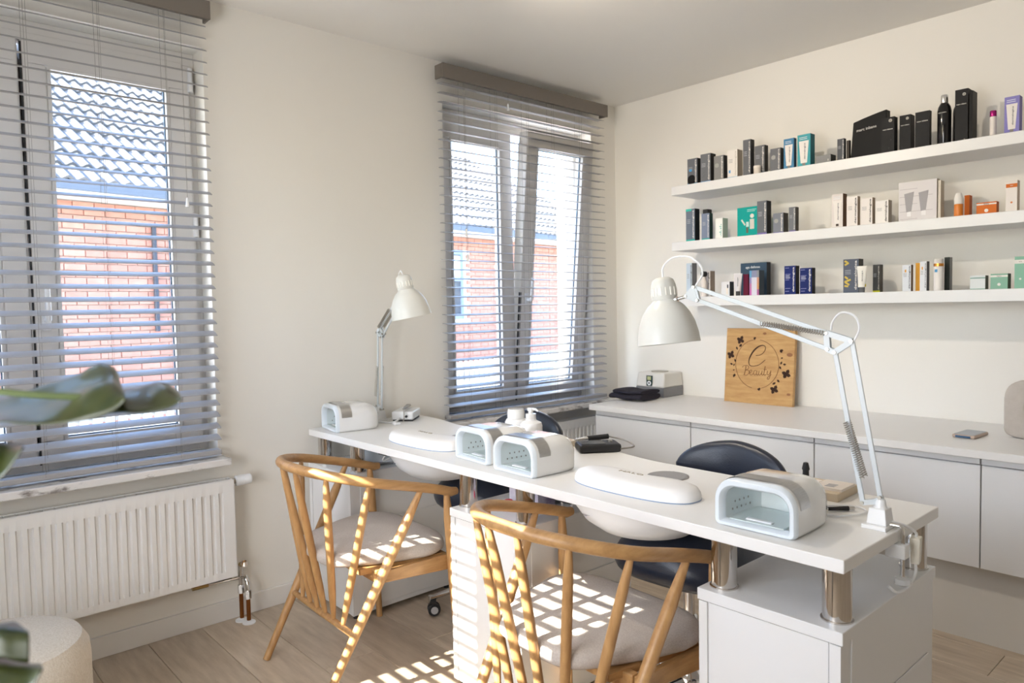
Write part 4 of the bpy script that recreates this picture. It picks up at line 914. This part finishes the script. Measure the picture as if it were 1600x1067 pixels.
# shelf, y0, w, h, d, xf, front, side, strip colour (None = none), band colour, extra, label
PR = [
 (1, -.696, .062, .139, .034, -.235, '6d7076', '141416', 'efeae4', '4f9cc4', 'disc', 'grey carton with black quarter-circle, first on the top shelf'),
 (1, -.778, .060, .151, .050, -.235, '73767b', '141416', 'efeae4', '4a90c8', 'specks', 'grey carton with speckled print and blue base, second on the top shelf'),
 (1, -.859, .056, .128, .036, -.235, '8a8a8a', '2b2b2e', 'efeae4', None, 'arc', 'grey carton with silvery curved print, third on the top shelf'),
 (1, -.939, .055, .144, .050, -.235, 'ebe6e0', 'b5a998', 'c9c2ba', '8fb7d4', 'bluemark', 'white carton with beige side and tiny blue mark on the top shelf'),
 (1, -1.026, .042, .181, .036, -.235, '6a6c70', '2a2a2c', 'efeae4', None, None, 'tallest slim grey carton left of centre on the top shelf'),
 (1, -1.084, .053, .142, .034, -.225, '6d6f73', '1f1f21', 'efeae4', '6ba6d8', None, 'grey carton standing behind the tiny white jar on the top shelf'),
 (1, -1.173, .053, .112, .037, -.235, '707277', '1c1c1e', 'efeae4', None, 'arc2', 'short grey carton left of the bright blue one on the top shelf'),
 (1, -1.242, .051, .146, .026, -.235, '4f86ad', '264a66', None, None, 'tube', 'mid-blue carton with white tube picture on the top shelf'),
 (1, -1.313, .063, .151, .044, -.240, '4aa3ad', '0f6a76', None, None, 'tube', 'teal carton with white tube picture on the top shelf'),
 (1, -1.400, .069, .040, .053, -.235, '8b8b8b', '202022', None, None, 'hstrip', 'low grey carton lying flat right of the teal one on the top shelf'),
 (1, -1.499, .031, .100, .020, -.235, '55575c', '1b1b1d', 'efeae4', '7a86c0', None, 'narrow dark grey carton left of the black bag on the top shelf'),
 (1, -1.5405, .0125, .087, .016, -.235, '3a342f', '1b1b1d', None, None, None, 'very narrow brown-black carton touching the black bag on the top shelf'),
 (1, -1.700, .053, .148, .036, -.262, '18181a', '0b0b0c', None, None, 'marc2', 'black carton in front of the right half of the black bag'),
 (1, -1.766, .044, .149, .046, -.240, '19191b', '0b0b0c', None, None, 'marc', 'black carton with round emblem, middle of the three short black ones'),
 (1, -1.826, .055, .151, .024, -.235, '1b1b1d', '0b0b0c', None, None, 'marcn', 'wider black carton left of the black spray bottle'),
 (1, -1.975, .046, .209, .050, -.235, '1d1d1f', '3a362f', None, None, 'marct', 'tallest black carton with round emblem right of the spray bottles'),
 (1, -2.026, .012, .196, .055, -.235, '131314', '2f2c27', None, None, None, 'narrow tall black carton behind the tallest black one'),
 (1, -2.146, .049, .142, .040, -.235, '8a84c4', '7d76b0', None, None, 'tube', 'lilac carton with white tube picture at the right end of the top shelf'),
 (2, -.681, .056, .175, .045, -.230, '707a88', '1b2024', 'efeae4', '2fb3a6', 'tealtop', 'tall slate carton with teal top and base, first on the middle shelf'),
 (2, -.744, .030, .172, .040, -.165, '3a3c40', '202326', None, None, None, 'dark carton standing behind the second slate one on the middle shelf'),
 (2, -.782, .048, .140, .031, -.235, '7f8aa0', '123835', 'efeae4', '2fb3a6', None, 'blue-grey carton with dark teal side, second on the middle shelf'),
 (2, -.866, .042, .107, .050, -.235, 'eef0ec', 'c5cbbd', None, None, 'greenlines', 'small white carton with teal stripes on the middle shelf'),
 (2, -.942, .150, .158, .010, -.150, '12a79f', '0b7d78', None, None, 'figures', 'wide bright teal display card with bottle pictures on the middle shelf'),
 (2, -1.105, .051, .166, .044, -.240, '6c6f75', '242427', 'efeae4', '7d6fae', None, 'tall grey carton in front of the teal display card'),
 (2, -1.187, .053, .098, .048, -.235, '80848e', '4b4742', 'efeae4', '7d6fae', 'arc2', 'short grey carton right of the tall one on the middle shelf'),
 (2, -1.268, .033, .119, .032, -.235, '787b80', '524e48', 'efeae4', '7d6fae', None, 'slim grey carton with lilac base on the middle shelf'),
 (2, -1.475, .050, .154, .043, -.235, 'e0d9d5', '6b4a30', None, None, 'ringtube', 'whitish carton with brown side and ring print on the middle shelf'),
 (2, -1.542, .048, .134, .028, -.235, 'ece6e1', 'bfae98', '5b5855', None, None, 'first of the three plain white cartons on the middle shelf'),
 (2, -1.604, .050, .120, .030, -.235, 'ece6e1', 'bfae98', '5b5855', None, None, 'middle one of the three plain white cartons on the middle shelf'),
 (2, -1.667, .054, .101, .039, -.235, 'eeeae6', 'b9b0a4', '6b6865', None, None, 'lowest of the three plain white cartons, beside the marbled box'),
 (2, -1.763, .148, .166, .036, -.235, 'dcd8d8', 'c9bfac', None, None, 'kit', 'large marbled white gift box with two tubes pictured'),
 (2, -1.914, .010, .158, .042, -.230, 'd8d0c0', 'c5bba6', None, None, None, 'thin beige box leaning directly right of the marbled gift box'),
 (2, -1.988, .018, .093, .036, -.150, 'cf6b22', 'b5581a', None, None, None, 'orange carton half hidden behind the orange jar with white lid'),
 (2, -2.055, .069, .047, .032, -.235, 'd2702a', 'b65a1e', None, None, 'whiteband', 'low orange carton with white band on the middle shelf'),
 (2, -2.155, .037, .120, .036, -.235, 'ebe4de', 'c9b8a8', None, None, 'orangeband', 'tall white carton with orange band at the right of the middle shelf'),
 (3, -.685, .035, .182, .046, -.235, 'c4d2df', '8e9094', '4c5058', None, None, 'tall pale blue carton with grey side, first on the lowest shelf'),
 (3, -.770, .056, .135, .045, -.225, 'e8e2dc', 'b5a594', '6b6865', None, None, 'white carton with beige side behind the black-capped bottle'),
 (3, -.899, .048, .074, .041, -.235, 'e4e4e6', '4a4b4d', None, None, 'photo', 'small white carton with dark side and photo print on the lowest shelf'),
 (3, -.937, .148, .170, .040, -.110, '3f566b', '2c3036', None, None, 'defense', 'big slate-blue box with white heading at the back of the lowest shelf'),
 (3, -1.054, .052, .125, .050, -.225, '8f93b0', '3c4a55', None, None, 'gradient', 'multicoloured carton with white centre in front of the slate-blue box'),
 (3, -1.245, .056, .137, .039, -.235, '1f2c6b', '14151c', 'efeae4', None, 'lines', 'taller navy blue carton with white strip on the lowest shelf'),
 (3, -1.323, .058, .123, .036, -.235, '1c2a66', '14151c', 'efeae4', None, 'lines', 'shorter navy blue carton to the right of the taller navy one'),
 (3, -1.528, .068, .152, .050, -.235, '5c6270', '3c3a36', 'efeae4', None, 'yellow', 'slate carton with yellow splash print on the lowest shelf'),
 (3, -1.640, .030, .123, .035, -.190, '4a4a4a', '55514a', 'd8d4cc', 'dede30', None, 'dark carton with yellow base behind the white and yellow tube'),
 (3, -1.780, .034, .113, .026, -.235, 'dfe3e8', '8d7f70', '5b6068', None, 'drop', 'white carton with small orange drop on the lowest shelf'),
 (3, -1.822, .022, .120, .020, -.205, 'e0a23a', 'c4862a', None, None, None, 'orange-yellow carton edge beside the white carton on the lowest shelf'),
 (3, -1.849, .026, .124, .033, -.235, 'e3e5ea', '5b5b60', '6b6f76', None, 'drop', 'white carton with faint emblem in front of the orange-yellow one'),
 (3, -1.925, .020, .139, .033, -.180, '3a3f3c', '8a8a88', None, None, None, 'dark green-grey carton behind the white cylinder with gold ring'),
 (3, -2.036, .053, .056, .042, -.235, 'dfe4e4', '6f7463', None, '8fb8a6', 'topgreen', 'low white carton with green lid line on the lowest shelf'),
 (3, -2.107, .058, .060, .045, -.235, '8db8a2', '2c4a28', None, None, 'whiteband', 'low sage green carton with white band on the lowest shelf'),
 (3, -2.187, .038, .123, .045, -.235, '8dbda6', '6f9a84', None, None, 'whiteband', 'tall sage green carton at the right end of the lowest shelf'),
]
def carton(sh, y0, w_, h_, d_, xf, fr, sd, strip, band, extra, label):
    z = SH[sh]; o = thing('product_carton', label, 'box', (xf + d_ / 2, y0 - w_ / 2, z), 0, ('cartons on the top shelf', 'cartons on the middle shelf', 'cartons on the lowest shelf')[sh - 1])
    F = -d_ / 2; a, b_ = -w_ / 2, w_ / 2      # y: b_ is left in the picture, a is right
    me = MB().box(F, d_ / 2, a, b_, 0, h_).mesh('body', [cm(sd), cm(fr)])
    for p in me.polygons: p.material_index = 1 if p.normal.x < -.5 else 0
    link('body', me, o)
    f0 = F - .0006
    def plate(y_0, y_1, z_0, z_1, col, nm, t=.0006, base=0): return MB().box(f0 - base - t + .0006, F, y_0, y_1, z_0, z_1).build(nm, cm(col), o)
    if band: plate(a, b_, 0, h_ * .06, band, 'base_band')
    if strip and w_ > .02:
        ls = h_ * .86; lettering(WORD, o, (f0, a + w_ * .17, h_ * .52), (0, 0, 1), (0, 1, 0), ls, cm(strip), bold=.012, height=w_ * .20)
        for i in range(3): plate(b_ - w_ * .5, b_ - w_ * .12, h_ * (.66 - .05 * i), h_ * (.675 - .05 * i), 'b9bcc2' if fr[0] < 'a' else '9a9a9a', 'print_line')
    if extra == 'disc':
        MB().lathe([(w_ * .42, 0), (w_ * .42, .0008), (0, .0008)], (F, b_ - w_ * .0 - w_ * .42, w_ * .44), 24, axis=(-1, 0, 0)).build('disc_print', cm('141416'), o); plate(b_ - w_ * .45, b_ - w_ * .2, h_ * .52, h_ * .6, '4aa0d8', 'blue_mark', .0012)
    if extra in ('arc', 'arc2'): MB().lathe([(w_ * .2, 0), (w_ * .2, .0008), (0, .0008)], (F, b_ - w_ * .3, h_ * .62), 20, axis=(-1, 0, 0), ey=1.0).build('disc_print', cm('a9a9a6'), o)
    if extra == 'specks':
        for i in range(6): plate(b_ - w_ * (.25 + .1 * (i % 3)), b_ - w_ * (.22 + .1 * (i % 3)), h_ * (.2 + .04 * i), h_ * (.215 + .04 * i), '35373c', 'speck')
    if extra == 'bluemark': plate(b_ - w_ * .3, b_ - w_ * .12, h_ * .2, h_ * .3, '6aa6d6', 'blue_mark')
    if extra in ('tube', 'ringtube'):
        zt_, zb_ = h_ * .80, h_ * .12; m = MB(); pts = [(b_ - w_ * .12, zt_), (a + w_ * .12, zt_), (a + w_ * .26, zb_), (b_ - w_ * .26, zb_)]
        m.add([(f0 - .0003, y, z_) for y, z_ in pts] + [(F, y, z_) for y, z_ in pts], [(0, 1, 2, 3), (0, 4, 5, 1), (1, 5, 6, 2), (2, 6, 7, 3), (3, 7, 4, 0)]).build('tube_picture', cm('ece7e2'), o)
        plate(b_ - w_ * .38, a + w_ * .38, h_ * .05, h_ * .12, '8b8680' if extra == 'tube' else '4a4038', 'tube_cap')
        for i in range(2): plate(b_ - w_ * .75, b_ - w_ * .15, h_ * (.90 - .05 * i), h_ * (.915 - .05 * i), 'e6ecf2', 'print_line')
        lettering(WORD, o, (f0 - .0005, a + w_ * .42, h_ * .48), (0, 0, 1), (0, 1, 0), h_ * .50, cm('5a5c66'), bold=.01, height=w_ * .14)
    if extra == 'hstrip': plate(b_ - w_ * .85, a + w_ * .2, h_ * .28, h_ * .5, 'd5d2cc', 'white_strip')
    if extra and extra.startswith('marc'):
        zz = {'marc': .72, 'marc2': .66, 'marcn': .74, 'marct': .72}[extra]
        lettering(WORD2, o, (f0, 0, h_ * zz), (0, -1, 0), (0, 0, 1), w_ * .76, cm('d8d4cc'), bold=.012)
        if extra != 'marcn':
            c_ = (F, a + w_ * .30, h_ * .90); m = MB(); t_ = w_ * .13
            MB().lathe([(t_, 0), (t_, .0009), (t_ * .7, .0009), (t_ * .7, 0)], c_, 20, axis=(-1, 0, 0)).build('round_emblem', cm('d8d4cc'), o)
            MB().box(F - .0009, F, c_[1] - t_ * .4, c_[1] + t_ * .4, c_[2] - t_ * .12, c_[2] + t_ * .12).build('emblem_bar', cm('d8d4cc'), o)
        if extra == 'marc2': plate(b_ - w_ * .75, a + w_ * .25, h_ * .34, h_ * .37, 'c8c4bc', 'print_line'); plate(b_ - w_ * .6, a + w_ * .4, h_ * .1, h_ * .13, 'b8b0a8', 'print_line')
        if extra == 'marct': plate(b_ - w_ * .8, a + w_ * .3, h_ * .02, h_ * .05, '9a968e', 'print_line')
        if extra == 'marct':
            for i in range(9): MB().box(F + d_ * .3, F + d_ * .85, a - .0005, a, h_ * (.1 + .085 * i), h_ * (.17 + .085 * i)).build('print_block', cm('6f6858'), o)
    if extra == 'tealtop': plate(b_ - w_ * .62, b_, h_ * .93, h_, '3fc0b2', 'top_band')
    if extra == 'greenlines':
        for i in range(7): plate(b_ - w_ * .85, a + w_ * (.25 + .1 * (i % 3)), h_ * (.12 + .09 * i), h_ * (.16 + .09 * i), ('36a89c', '7cc4b4')[i % 2], 'print_line')
    if extra == 'figures':
        for i in range(2): plate(b_ - w_ * (.72 - i * .05), b_ - w_ * .38, h_ * (.90 - .05 * i), h_ * (.915 - .05 * i), 'c4ece6', 'print_line')
        MB().lathe([(.011, 0), (.011, .0008), (0, .0008)], (F, b_ - w_ * .56, h_ * .70), 16, axis=(-1, 0, 0)).build('figure', cm('e8e4dc'), o)
        plate(b_ - w_ * .64, b_ - w_ * .48, h_ * .28, h_ * .60, 'ddd8cf', 'figure'); plate(b_ - w_ * .44, b_ - w_ * .34, h_ * .36, h_ * .52, 'cfe8e4', 'figure'); plate(b_ - w_ * .42, b_ - w_ * .34, h_ * .16, h_ * .34, '6b6a5a', 'figure')
        MB().box(f0 - .0003, F, -.004, .004, 0, .035).build('figure', cm('e4e0d8'), o, (0, b_ - w_ * .30, h_ * .42), (R(-35), 0, 0))
    if extra == 'kit':
        for k_ in (.28, .66):
            pts = [(b_ - w_ * (k_ - .13), h_ * .70), (b_ - w_ * (k_ + .13), h_ * .74), (b_ - w_ * (k_ + .06), h_ * .25), (b_ - w_ * (k_ - .07), h_ * .23)]
            MB().add([(f0 - .0003, y, z_) for y, z_ in pts] + [(F, y, z_) for y, z_ in pts], [(0, 1, 2, 3), (0, 4, 5, 1), (1, 5, 6, 2), (2, 6, 7, 3), (3, 7, 4, 0)]).build('tube_picture', cm('a5a2a4'), o)
            plate(b_ - w_ * (k_ + .055), b_ - w_ * (k_ - .055), h_ * .12, h_ * .24, 'f0eeee', 'tube_cap')
        for i in range(5): plate(b_ - w_ * (.9 if i % 2 else .5), b_ - w_ * .03, h_ * (.05 + .19 * i), h_ * (.062 + .19 * i), 'bcb6b8', 'marble_vein')
        lettering(WORD, o, (d_ * 0, a - .0005, h_ * .40), (0, 0, 1), (-1, 0, 0), h_ * .45, cm('3a3836'), bold=.01, height=d_ * .3)
    if extra in ('whiteband', 'orangeband'):
        plate(a, b_, h_ * .78, h_ * .90, 'f0ece6' if extra == 'whiteband' else 'd2702a', 'band')
        lettering('REN', o, (f0 - .0005, 0, h_ * .84), (0, -1, 0), (0, 0, 1), w_ * .24, cm('9a8a88' if extra == 'whiteband' else 'f3e4da'))
        MB().lathe([(w_ * .10, 0), (w_ * .10, .0008), (0, .0008)], (F, 0, h_ * .30), 16, axis=(-1, 0, 0)).build('swan_mark', cm('f0ece6' if extra == 'whiteband' else 'd98a58'), o)
    if extra == 'topgreen': plate(a, b_, h_ * .78, h_ * .86, '8fb0a6', 'band'); 
    if extra == 'photo': plate(b_ - w_ * .85, a + w_ * .3, h_ * .55, h_ * .80, '4a4c52', 'photo_print'); plate(b_ - w_ * .8, a + w_ * .4, h_ * .12, h_ * .55, 'efe4d6', 'photo_print')
    if extra == 'defense': lettering('age defense', o, (f0, .004, h_ * .86), (0, -1, 0), (0, 0, 1), w_ * .55, cm('e8ecf0'), bold=.01)
    if extra == 'gradient':
        for i, c_ in enumerate(('6aa6cf', '9a8fc0', 'c77fb0', 'd070b8')): plate(b_ - w_ * .22, b_, h_ * (.72 - .24 * i), h_ * (.96 - .24 * i) if i else h_, c_, 'colour_band'); plate(a, a + w_ * .22, h_ * (.72 - .24 * i), h_ * (.96 - .24 * i) if i else h_, ('8f9298', 'd09a80', 'd8a070', 'b06a9a')[i], 'colour_band')
        plate(a + w_ * .22, b_ - w_ * .22, .0, h_ * .72, 'd9d8e4', 'white_panel')
    if extra == 'lines':
        for i, q in enumerate((.92, .70, .64, .58, .50, .20, .10)): plate(b_ - w_ * (.55 if i % 2 else .42), b_ - w_ * .08, h_ * q, h_ * (q + .02), '8a90c0', 'print_line', .0004)
    if extra == 'yellow':
        for i, (q, r_, ww) in enumerate(((.86, .12, .30), (.93, .1, .2), (.45, .05, .25), (.36, .1, .42), (.28, .05, .35), (.20, .12, .25))): MB().box(f0 - .0002, F, -ww * w_ / 2, ww * w_ / 2, -.004, .004).build('yellow_splash', cm('d8bf5a'), o, (0, b_ - w_ * (.08 + ww / 2), h_ * q), (R((-30, 25, 40, -20, 35, 10)[i]), 0, 0))
    if extra == 'drop': plate(b_ - w_ * .45, b_ - w_ * .28, h_ * .72, h_ * .82, 'e0a040', 'drop_mark')
    return o
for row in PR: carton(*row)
# black paper bag
b = thing('black_bag', 'black paper pouch with white name behind the short black carton on the top shelf', 'bag', (-.200, -1.630, SH[1]))
o_ = [(.078, 0), (-.074, 0), (-.076, .194), (-.04, .188), (.02, .175), (.066, .163)]
MB().rings([[(x_, y, z_) for y, z_ in o_] for x_ in (-.022, .022)]).build('pouch', cm('151516', .6), b, bev=.003)
lettering(WORD2, b, (-.0226, .008, .128), (0, -1, .08), (0, .08, 1), .085, cm('c8c6c2'), bold=.01)
def bottle(label, sh, y, x, body, bodym, cap=None, capm=None, group=None, cat='bottle', name='product_bottle'):
    t = thing(name, label, cat, (x, y, SH[sh]), 0, group)
    MB().lathe(body, (0, 0, 0), 24).build('body', bodym, t, smooth=True)
    if cap: MB().lathe(cap, (0, 0, 0), 24).build('cap', capm, t, smooth=True)
    return t
blackg = mat('black_gloss', (.008, .008, .009), .12); silver = mat('silver_cap', (.75, .75, .75), .25, 1)
t = bottle('black spray bottle with silver cap in front, left of the tallest black carton', 1, -1.930, -.215, [(.024, 0), (.0255, .003), (.0255, .140), (.023, .155), (.015, .170), (.0135, .172)], blackg, [(.0135, .171), (.0140, .173), (.0140, .200), (.012, .204), (0, .205)], silver)
lettering(WORD2, t, (-.0262, 0, .130), (0, -1, 0), (0, 0, 1), .030, cm('d8d4cc'), bold=.01)
bottle('second black spray bottle with silver cap, half hidden behind the first', 1, -1.966, -.160, [(.020, 0), (.021, .003), (.021, .135), (.019, .150), (.013, .163), (.012, .165)], blackg, [(.012, .164), (.0125, .166), (.0125, .194), (.011, .197), (0, .198)], silver)
t = bottle('small white vial with magenta cap on the top shelf', 1, -2.106, -.225, [(.0105, 0), (.0112, .002), (.0112, .078), (.010, .079)], cm('e9e2dc'), [(.0112, .079), (.0116, .080), (.0116, .100), (.010, .102), (0, .102)], mat('magenta_metal', (.42, .02, .20), .25, .6))
bottle('tiny white jar standing in front of a grey carton on the top shelf', 1, -1.112, -.250, [(.016, 0), (.017, .002), (.017, .028), (.016, .029)], cm('dfd6cb'), [(.0175, .029), (.0175, .038), (.016, .040), (0, .040)], cm('ece4da'), cat='jar', name='product_jar')
bottle('orange jar with tall white lid on the middle shelf', 2, -1.992, -.235, [(.0150, 0), (.0165, .003), (.0165, .048), (.015, .050)], mat('orange_plastic', (.72, .22, .03), .3), [(.0165, .050), (.0165, .070), (.012, .088), (.010, .094), (0, .095)], cm('ece8e2'), cat='jar', name='product_jar')
t = bottle('white cylinder bottle with gold ring on the lowest shelf', 3, -1.920, -.232, [(.0175, 0), (.0185, .002), (.0185, .100), (.0180, .101)], cm('ebe6e2'), [(.0180, .112), (.0178, .128), (.016, .131), (0, .131)], cm('d9d4cf'))
MB().lathe([(.0188, .100), (.0188, .112)], (0, 0, 0), 24).build('gold_ring', mat('copper_gold', (.70, .30, .06), .25, .8), t, smooth=True)
MB().box(-.0194, -.0180, -.001, .009, .076, .088).build('blue_mark', cm('5aa0d0'), t)
t = bottle('white dropper bottle with round black cap on the lowest shelf behind the lamp', 3, -.806, -.252, [(.014, 0), (.015, .002), (.015, .080), (.008, .092), (.008, .106)], cm('e6ded8'), [(.009, .104), (.016, .110), (.0175, .120), (.015, .130), (0, .134)], black)
def sqtube(label, sh, y, x, h_, wt, wb_, body, capc, group=None, band=None):
    t = thing('squeeze_tube', label, 'tube', (x, y, SH[sh]), 0)
    n = 20; ca_ = h_ * .2
    rings = []
    for k_ in range(7):
        f = k_ / 6; z = ca_ + (h_ - ca_) * f; wy = wb_ + (wt - wb_) * f; wx = .013 * (1 - f) + .0015
        rings.append([(wx * math.cos(2 * math.pi * i / n), wy / 2 * math.sin(2 * math.pi * i / n), z) for i in range(n)])
    MB().rings(rings).build('body', cm(body), t, smooth=True)
    MB().lathe([(wb_ * .36, 0), (wb_ * .38, .001), (wb_ * .38, ca_), (0, ca_)], (0, 0, 0), 18, ex=.8).build('cap', cm(capc), t, smooth=True)
    if band: MB().rings([[(.0112 * math.cos(2 * math.pi * i / n), (wb_ / 2 + .0014) * math.sin(2 * math.pi * i / n), z) for i in range(n)] for z in (ca_ + .002, ca_ + .014)]).build('band', cm(band), t, smooth=True)
    lettering(WORD, t, (-.0125, -.006, h_ * .62), (0, 0, 1), (0, 1, 0), h_ * .4, cm('5a5c66'), height=.006)
    return t
sqtube('wide-topped white squeeze tube beside a dark red card on the lowest shelf', 3, -1.005, -.252, .112, .050, .030, 'dad6d8', '4a4848')
t = thing('red_card', 'dark red narrow card behind the flaring white tube on the lowest shelf', 'box', (-.225, -1.030, SH[3]), obj=MB().box(-.005, .005, -.016, .012, 0, .108).build('red_card', cm('6a1c38'))); t.location = (-.222, -1.032, SH[3])
sqtube('white squeeze tube with yellow band and grey cap on the lowest shelf', 3, -1.622, -.262, .117, .044, .032, 'ebe8e0', '6a6c70', band='d8c23a')

# ------------------------------------------------------------------ pouf and plant
b = thing('boucle_pouf', 'cream boucle pouf with rounded top in the lower left corner', 'pouf', (-3.365, -.70, 0))
MB().lathe([(.205, .012), (.222, .03), (.225, .10), (.225, .34), (.222, .375), (.205, .405), (.170, .418), (.08, .422), (0, .422)], (0, 0, 0), 64).build('cushion', boucle, b, smooth=True)
MB().lathe([(.19, 0), (.19, .013)], (0, 0, 0), 40).build('base', black, b)
b2_ = thing('potted_plant', 'large-leaved green plant at the left edge, closest to the camera', 'plant', (-3.83, -1.95, 0))
org = Vector((-3.83, -1.95, 0))
MB().lathe([(.11, 0), (.12, .01), (.15, .28), (.155, .30), (.14, .30), (.135, .27), (0, .27)], (0, 0, 0), 32).build('pot', mat('grey_pot', (.5, .48, .45), .7), b2_, smooth=True)
MB().lathe([(.136, .262), (.136, .275), (0, .28)], (0, 0, 0), 24).build('soil', mat('soil', (.04, .025, .015), 1), b2_)
stemm = mat('stem_green', (.10, .14, .04), .6)
MB().tube(spline([(0, 0, .27), (.02, -.02, .6), (-.01, -.03, .95), (.02, -.06, 1.25)], 6), .012, 10).build('stem', stemm, b2_, smooth=True)
def at(u, v, d): return CAM + (FW + (u - 800) / 1128.33 * RT - (v - 533.5) / 1128.33 * UP) * d - org
LEAVES = [
 # rows of points running along the leaf, far edge to near edge (already in metres, relative to the pot)
 [[at(u, v, .70) for u, v in ((-160, 640), (-60, 634), (0, 624), (60, 604), (95, 594), (124, 584), (141, 573), (159, 568), (175, 572), (184, 582), (187, 592))],
  [at(u, v, .66) for u, v in ((-160, 655), (-60, 650), (0, 640), (60, 628), (95, 616), (124, 606), (141, 600), (159, 594), (175, 592), (184, 596), (190, 602))],
  [at(u, v, .61) for u, v in ((-160, 665), (-60, 662), (0, 655), (50, 652), (90, 640), (120, 625), (141, 610), (159, 602), (175, 600), (186, 606), (194, 612))],
  [at(u, v, .585) for u, v in ((-160, 668), (-60, 664), (0, 658), (31, 661), (75, 662), (110, 659), (134, 655), (155, 650), (172, 644), (186, 634), (196, 622))]],
 [[at(u, v, .66) for u, v in ((150, 600), (170, 606), (192, 608), (216, 605), (235, 600), (247, 597), (262, 600), (274, 607), (282, 616))],
  [at(u, v, .62) for u, v in ((150, 622), (170, 622), (192, 622), (212, 624), (232, 620), (248, 610), (262, 608), (274, 613), (283, 620))],
  [at(u, v, .60) for u, v in ((150, 645), (170, 645), (190, 643), (206, 644), (228, 643), (247, 641), (262, 637), (274, 631), (283, 622))]],
 [[at(u, v, .62) for u, v in ((-120, 700), (-40, 694), (0, 692), (15, 693), (30, 694), (38, 695))],
  [at(u, v, .585) for u, v in ((-120, 730), (-40, 724), (0, 718), (12, 712), (24, 704), (37, 697))],
  [at(u, v, .56) for u, v in ((-120, 770), (-40, 758), (-8, 750), (5, 742), (20, 722), (36, 698))]],
 [[at(u, v, .56) for u, v in ((-120, 985), (-40, 978), (0, 974), (22, 971), (34, 978), (44, 988))],
  [at(u, v, .53) for u, v in ((-120, 1000), (-40, 990), (0, 984), (22, 987), (36, 988), (45, 989))],
  [at(u, v, .52) for u, v in ((-120, 1045), (-40, 1035), (0, 1028), (20, 1032), (34, 1035), (44, 1036))]],
 [[at(u, v, .54) for u, v in ((-120, 1030), (-40, 1022), (0, 1024), (25, 1032), (48, 1036), (62, 1036))],
  [at(u, v, .51) for u, v in ((-120, 1050), (-40, 1044), (0, 1042), (25, 1044), (48, 1044), (66, 1040))],
  [at(u, v, .49) for u, v in ((-120, 1110), (-40, 1100), (0, 1090), (25, 1082), (48, 1072), (64, 1046))]],
]
for rows in LEAVES:
    g = [spline([r[i] for r in rows], 5) for i in range(len(rows[0]))]      # across
    cols_ = [spline([g[i][j] for i in range(len(g))], 4) for j in range(len(g[0]))]
    nr, nc = len(cols_), len(cols_[0]); mb = MB()
    mb.add([p for r in cols_ for p in r], [(i * nc + j, i * nc + j + 1, (i + 1) * nc + j + 1, (i + 1) * nc + j) for i in range(nr - 1) for j in range(nc - 1)])
    o = mb.build('leaf', leafm, b2_, smooth=True); md = o.modifiers.new('thickness', 'SOLIDIFY'); md.thickness = .0012
    a = rows[len(rows) // 2][0]
    MB().tube(spline([Vector((.01, -.04, max(.5, a.z - .12))), (Vector((.01, -.04, a.z)) + a) / 2 + Vector((0, 0, .01)), a], 5), .003, 8).build('leaf_stalk', stemm, b2_, smooth=True)
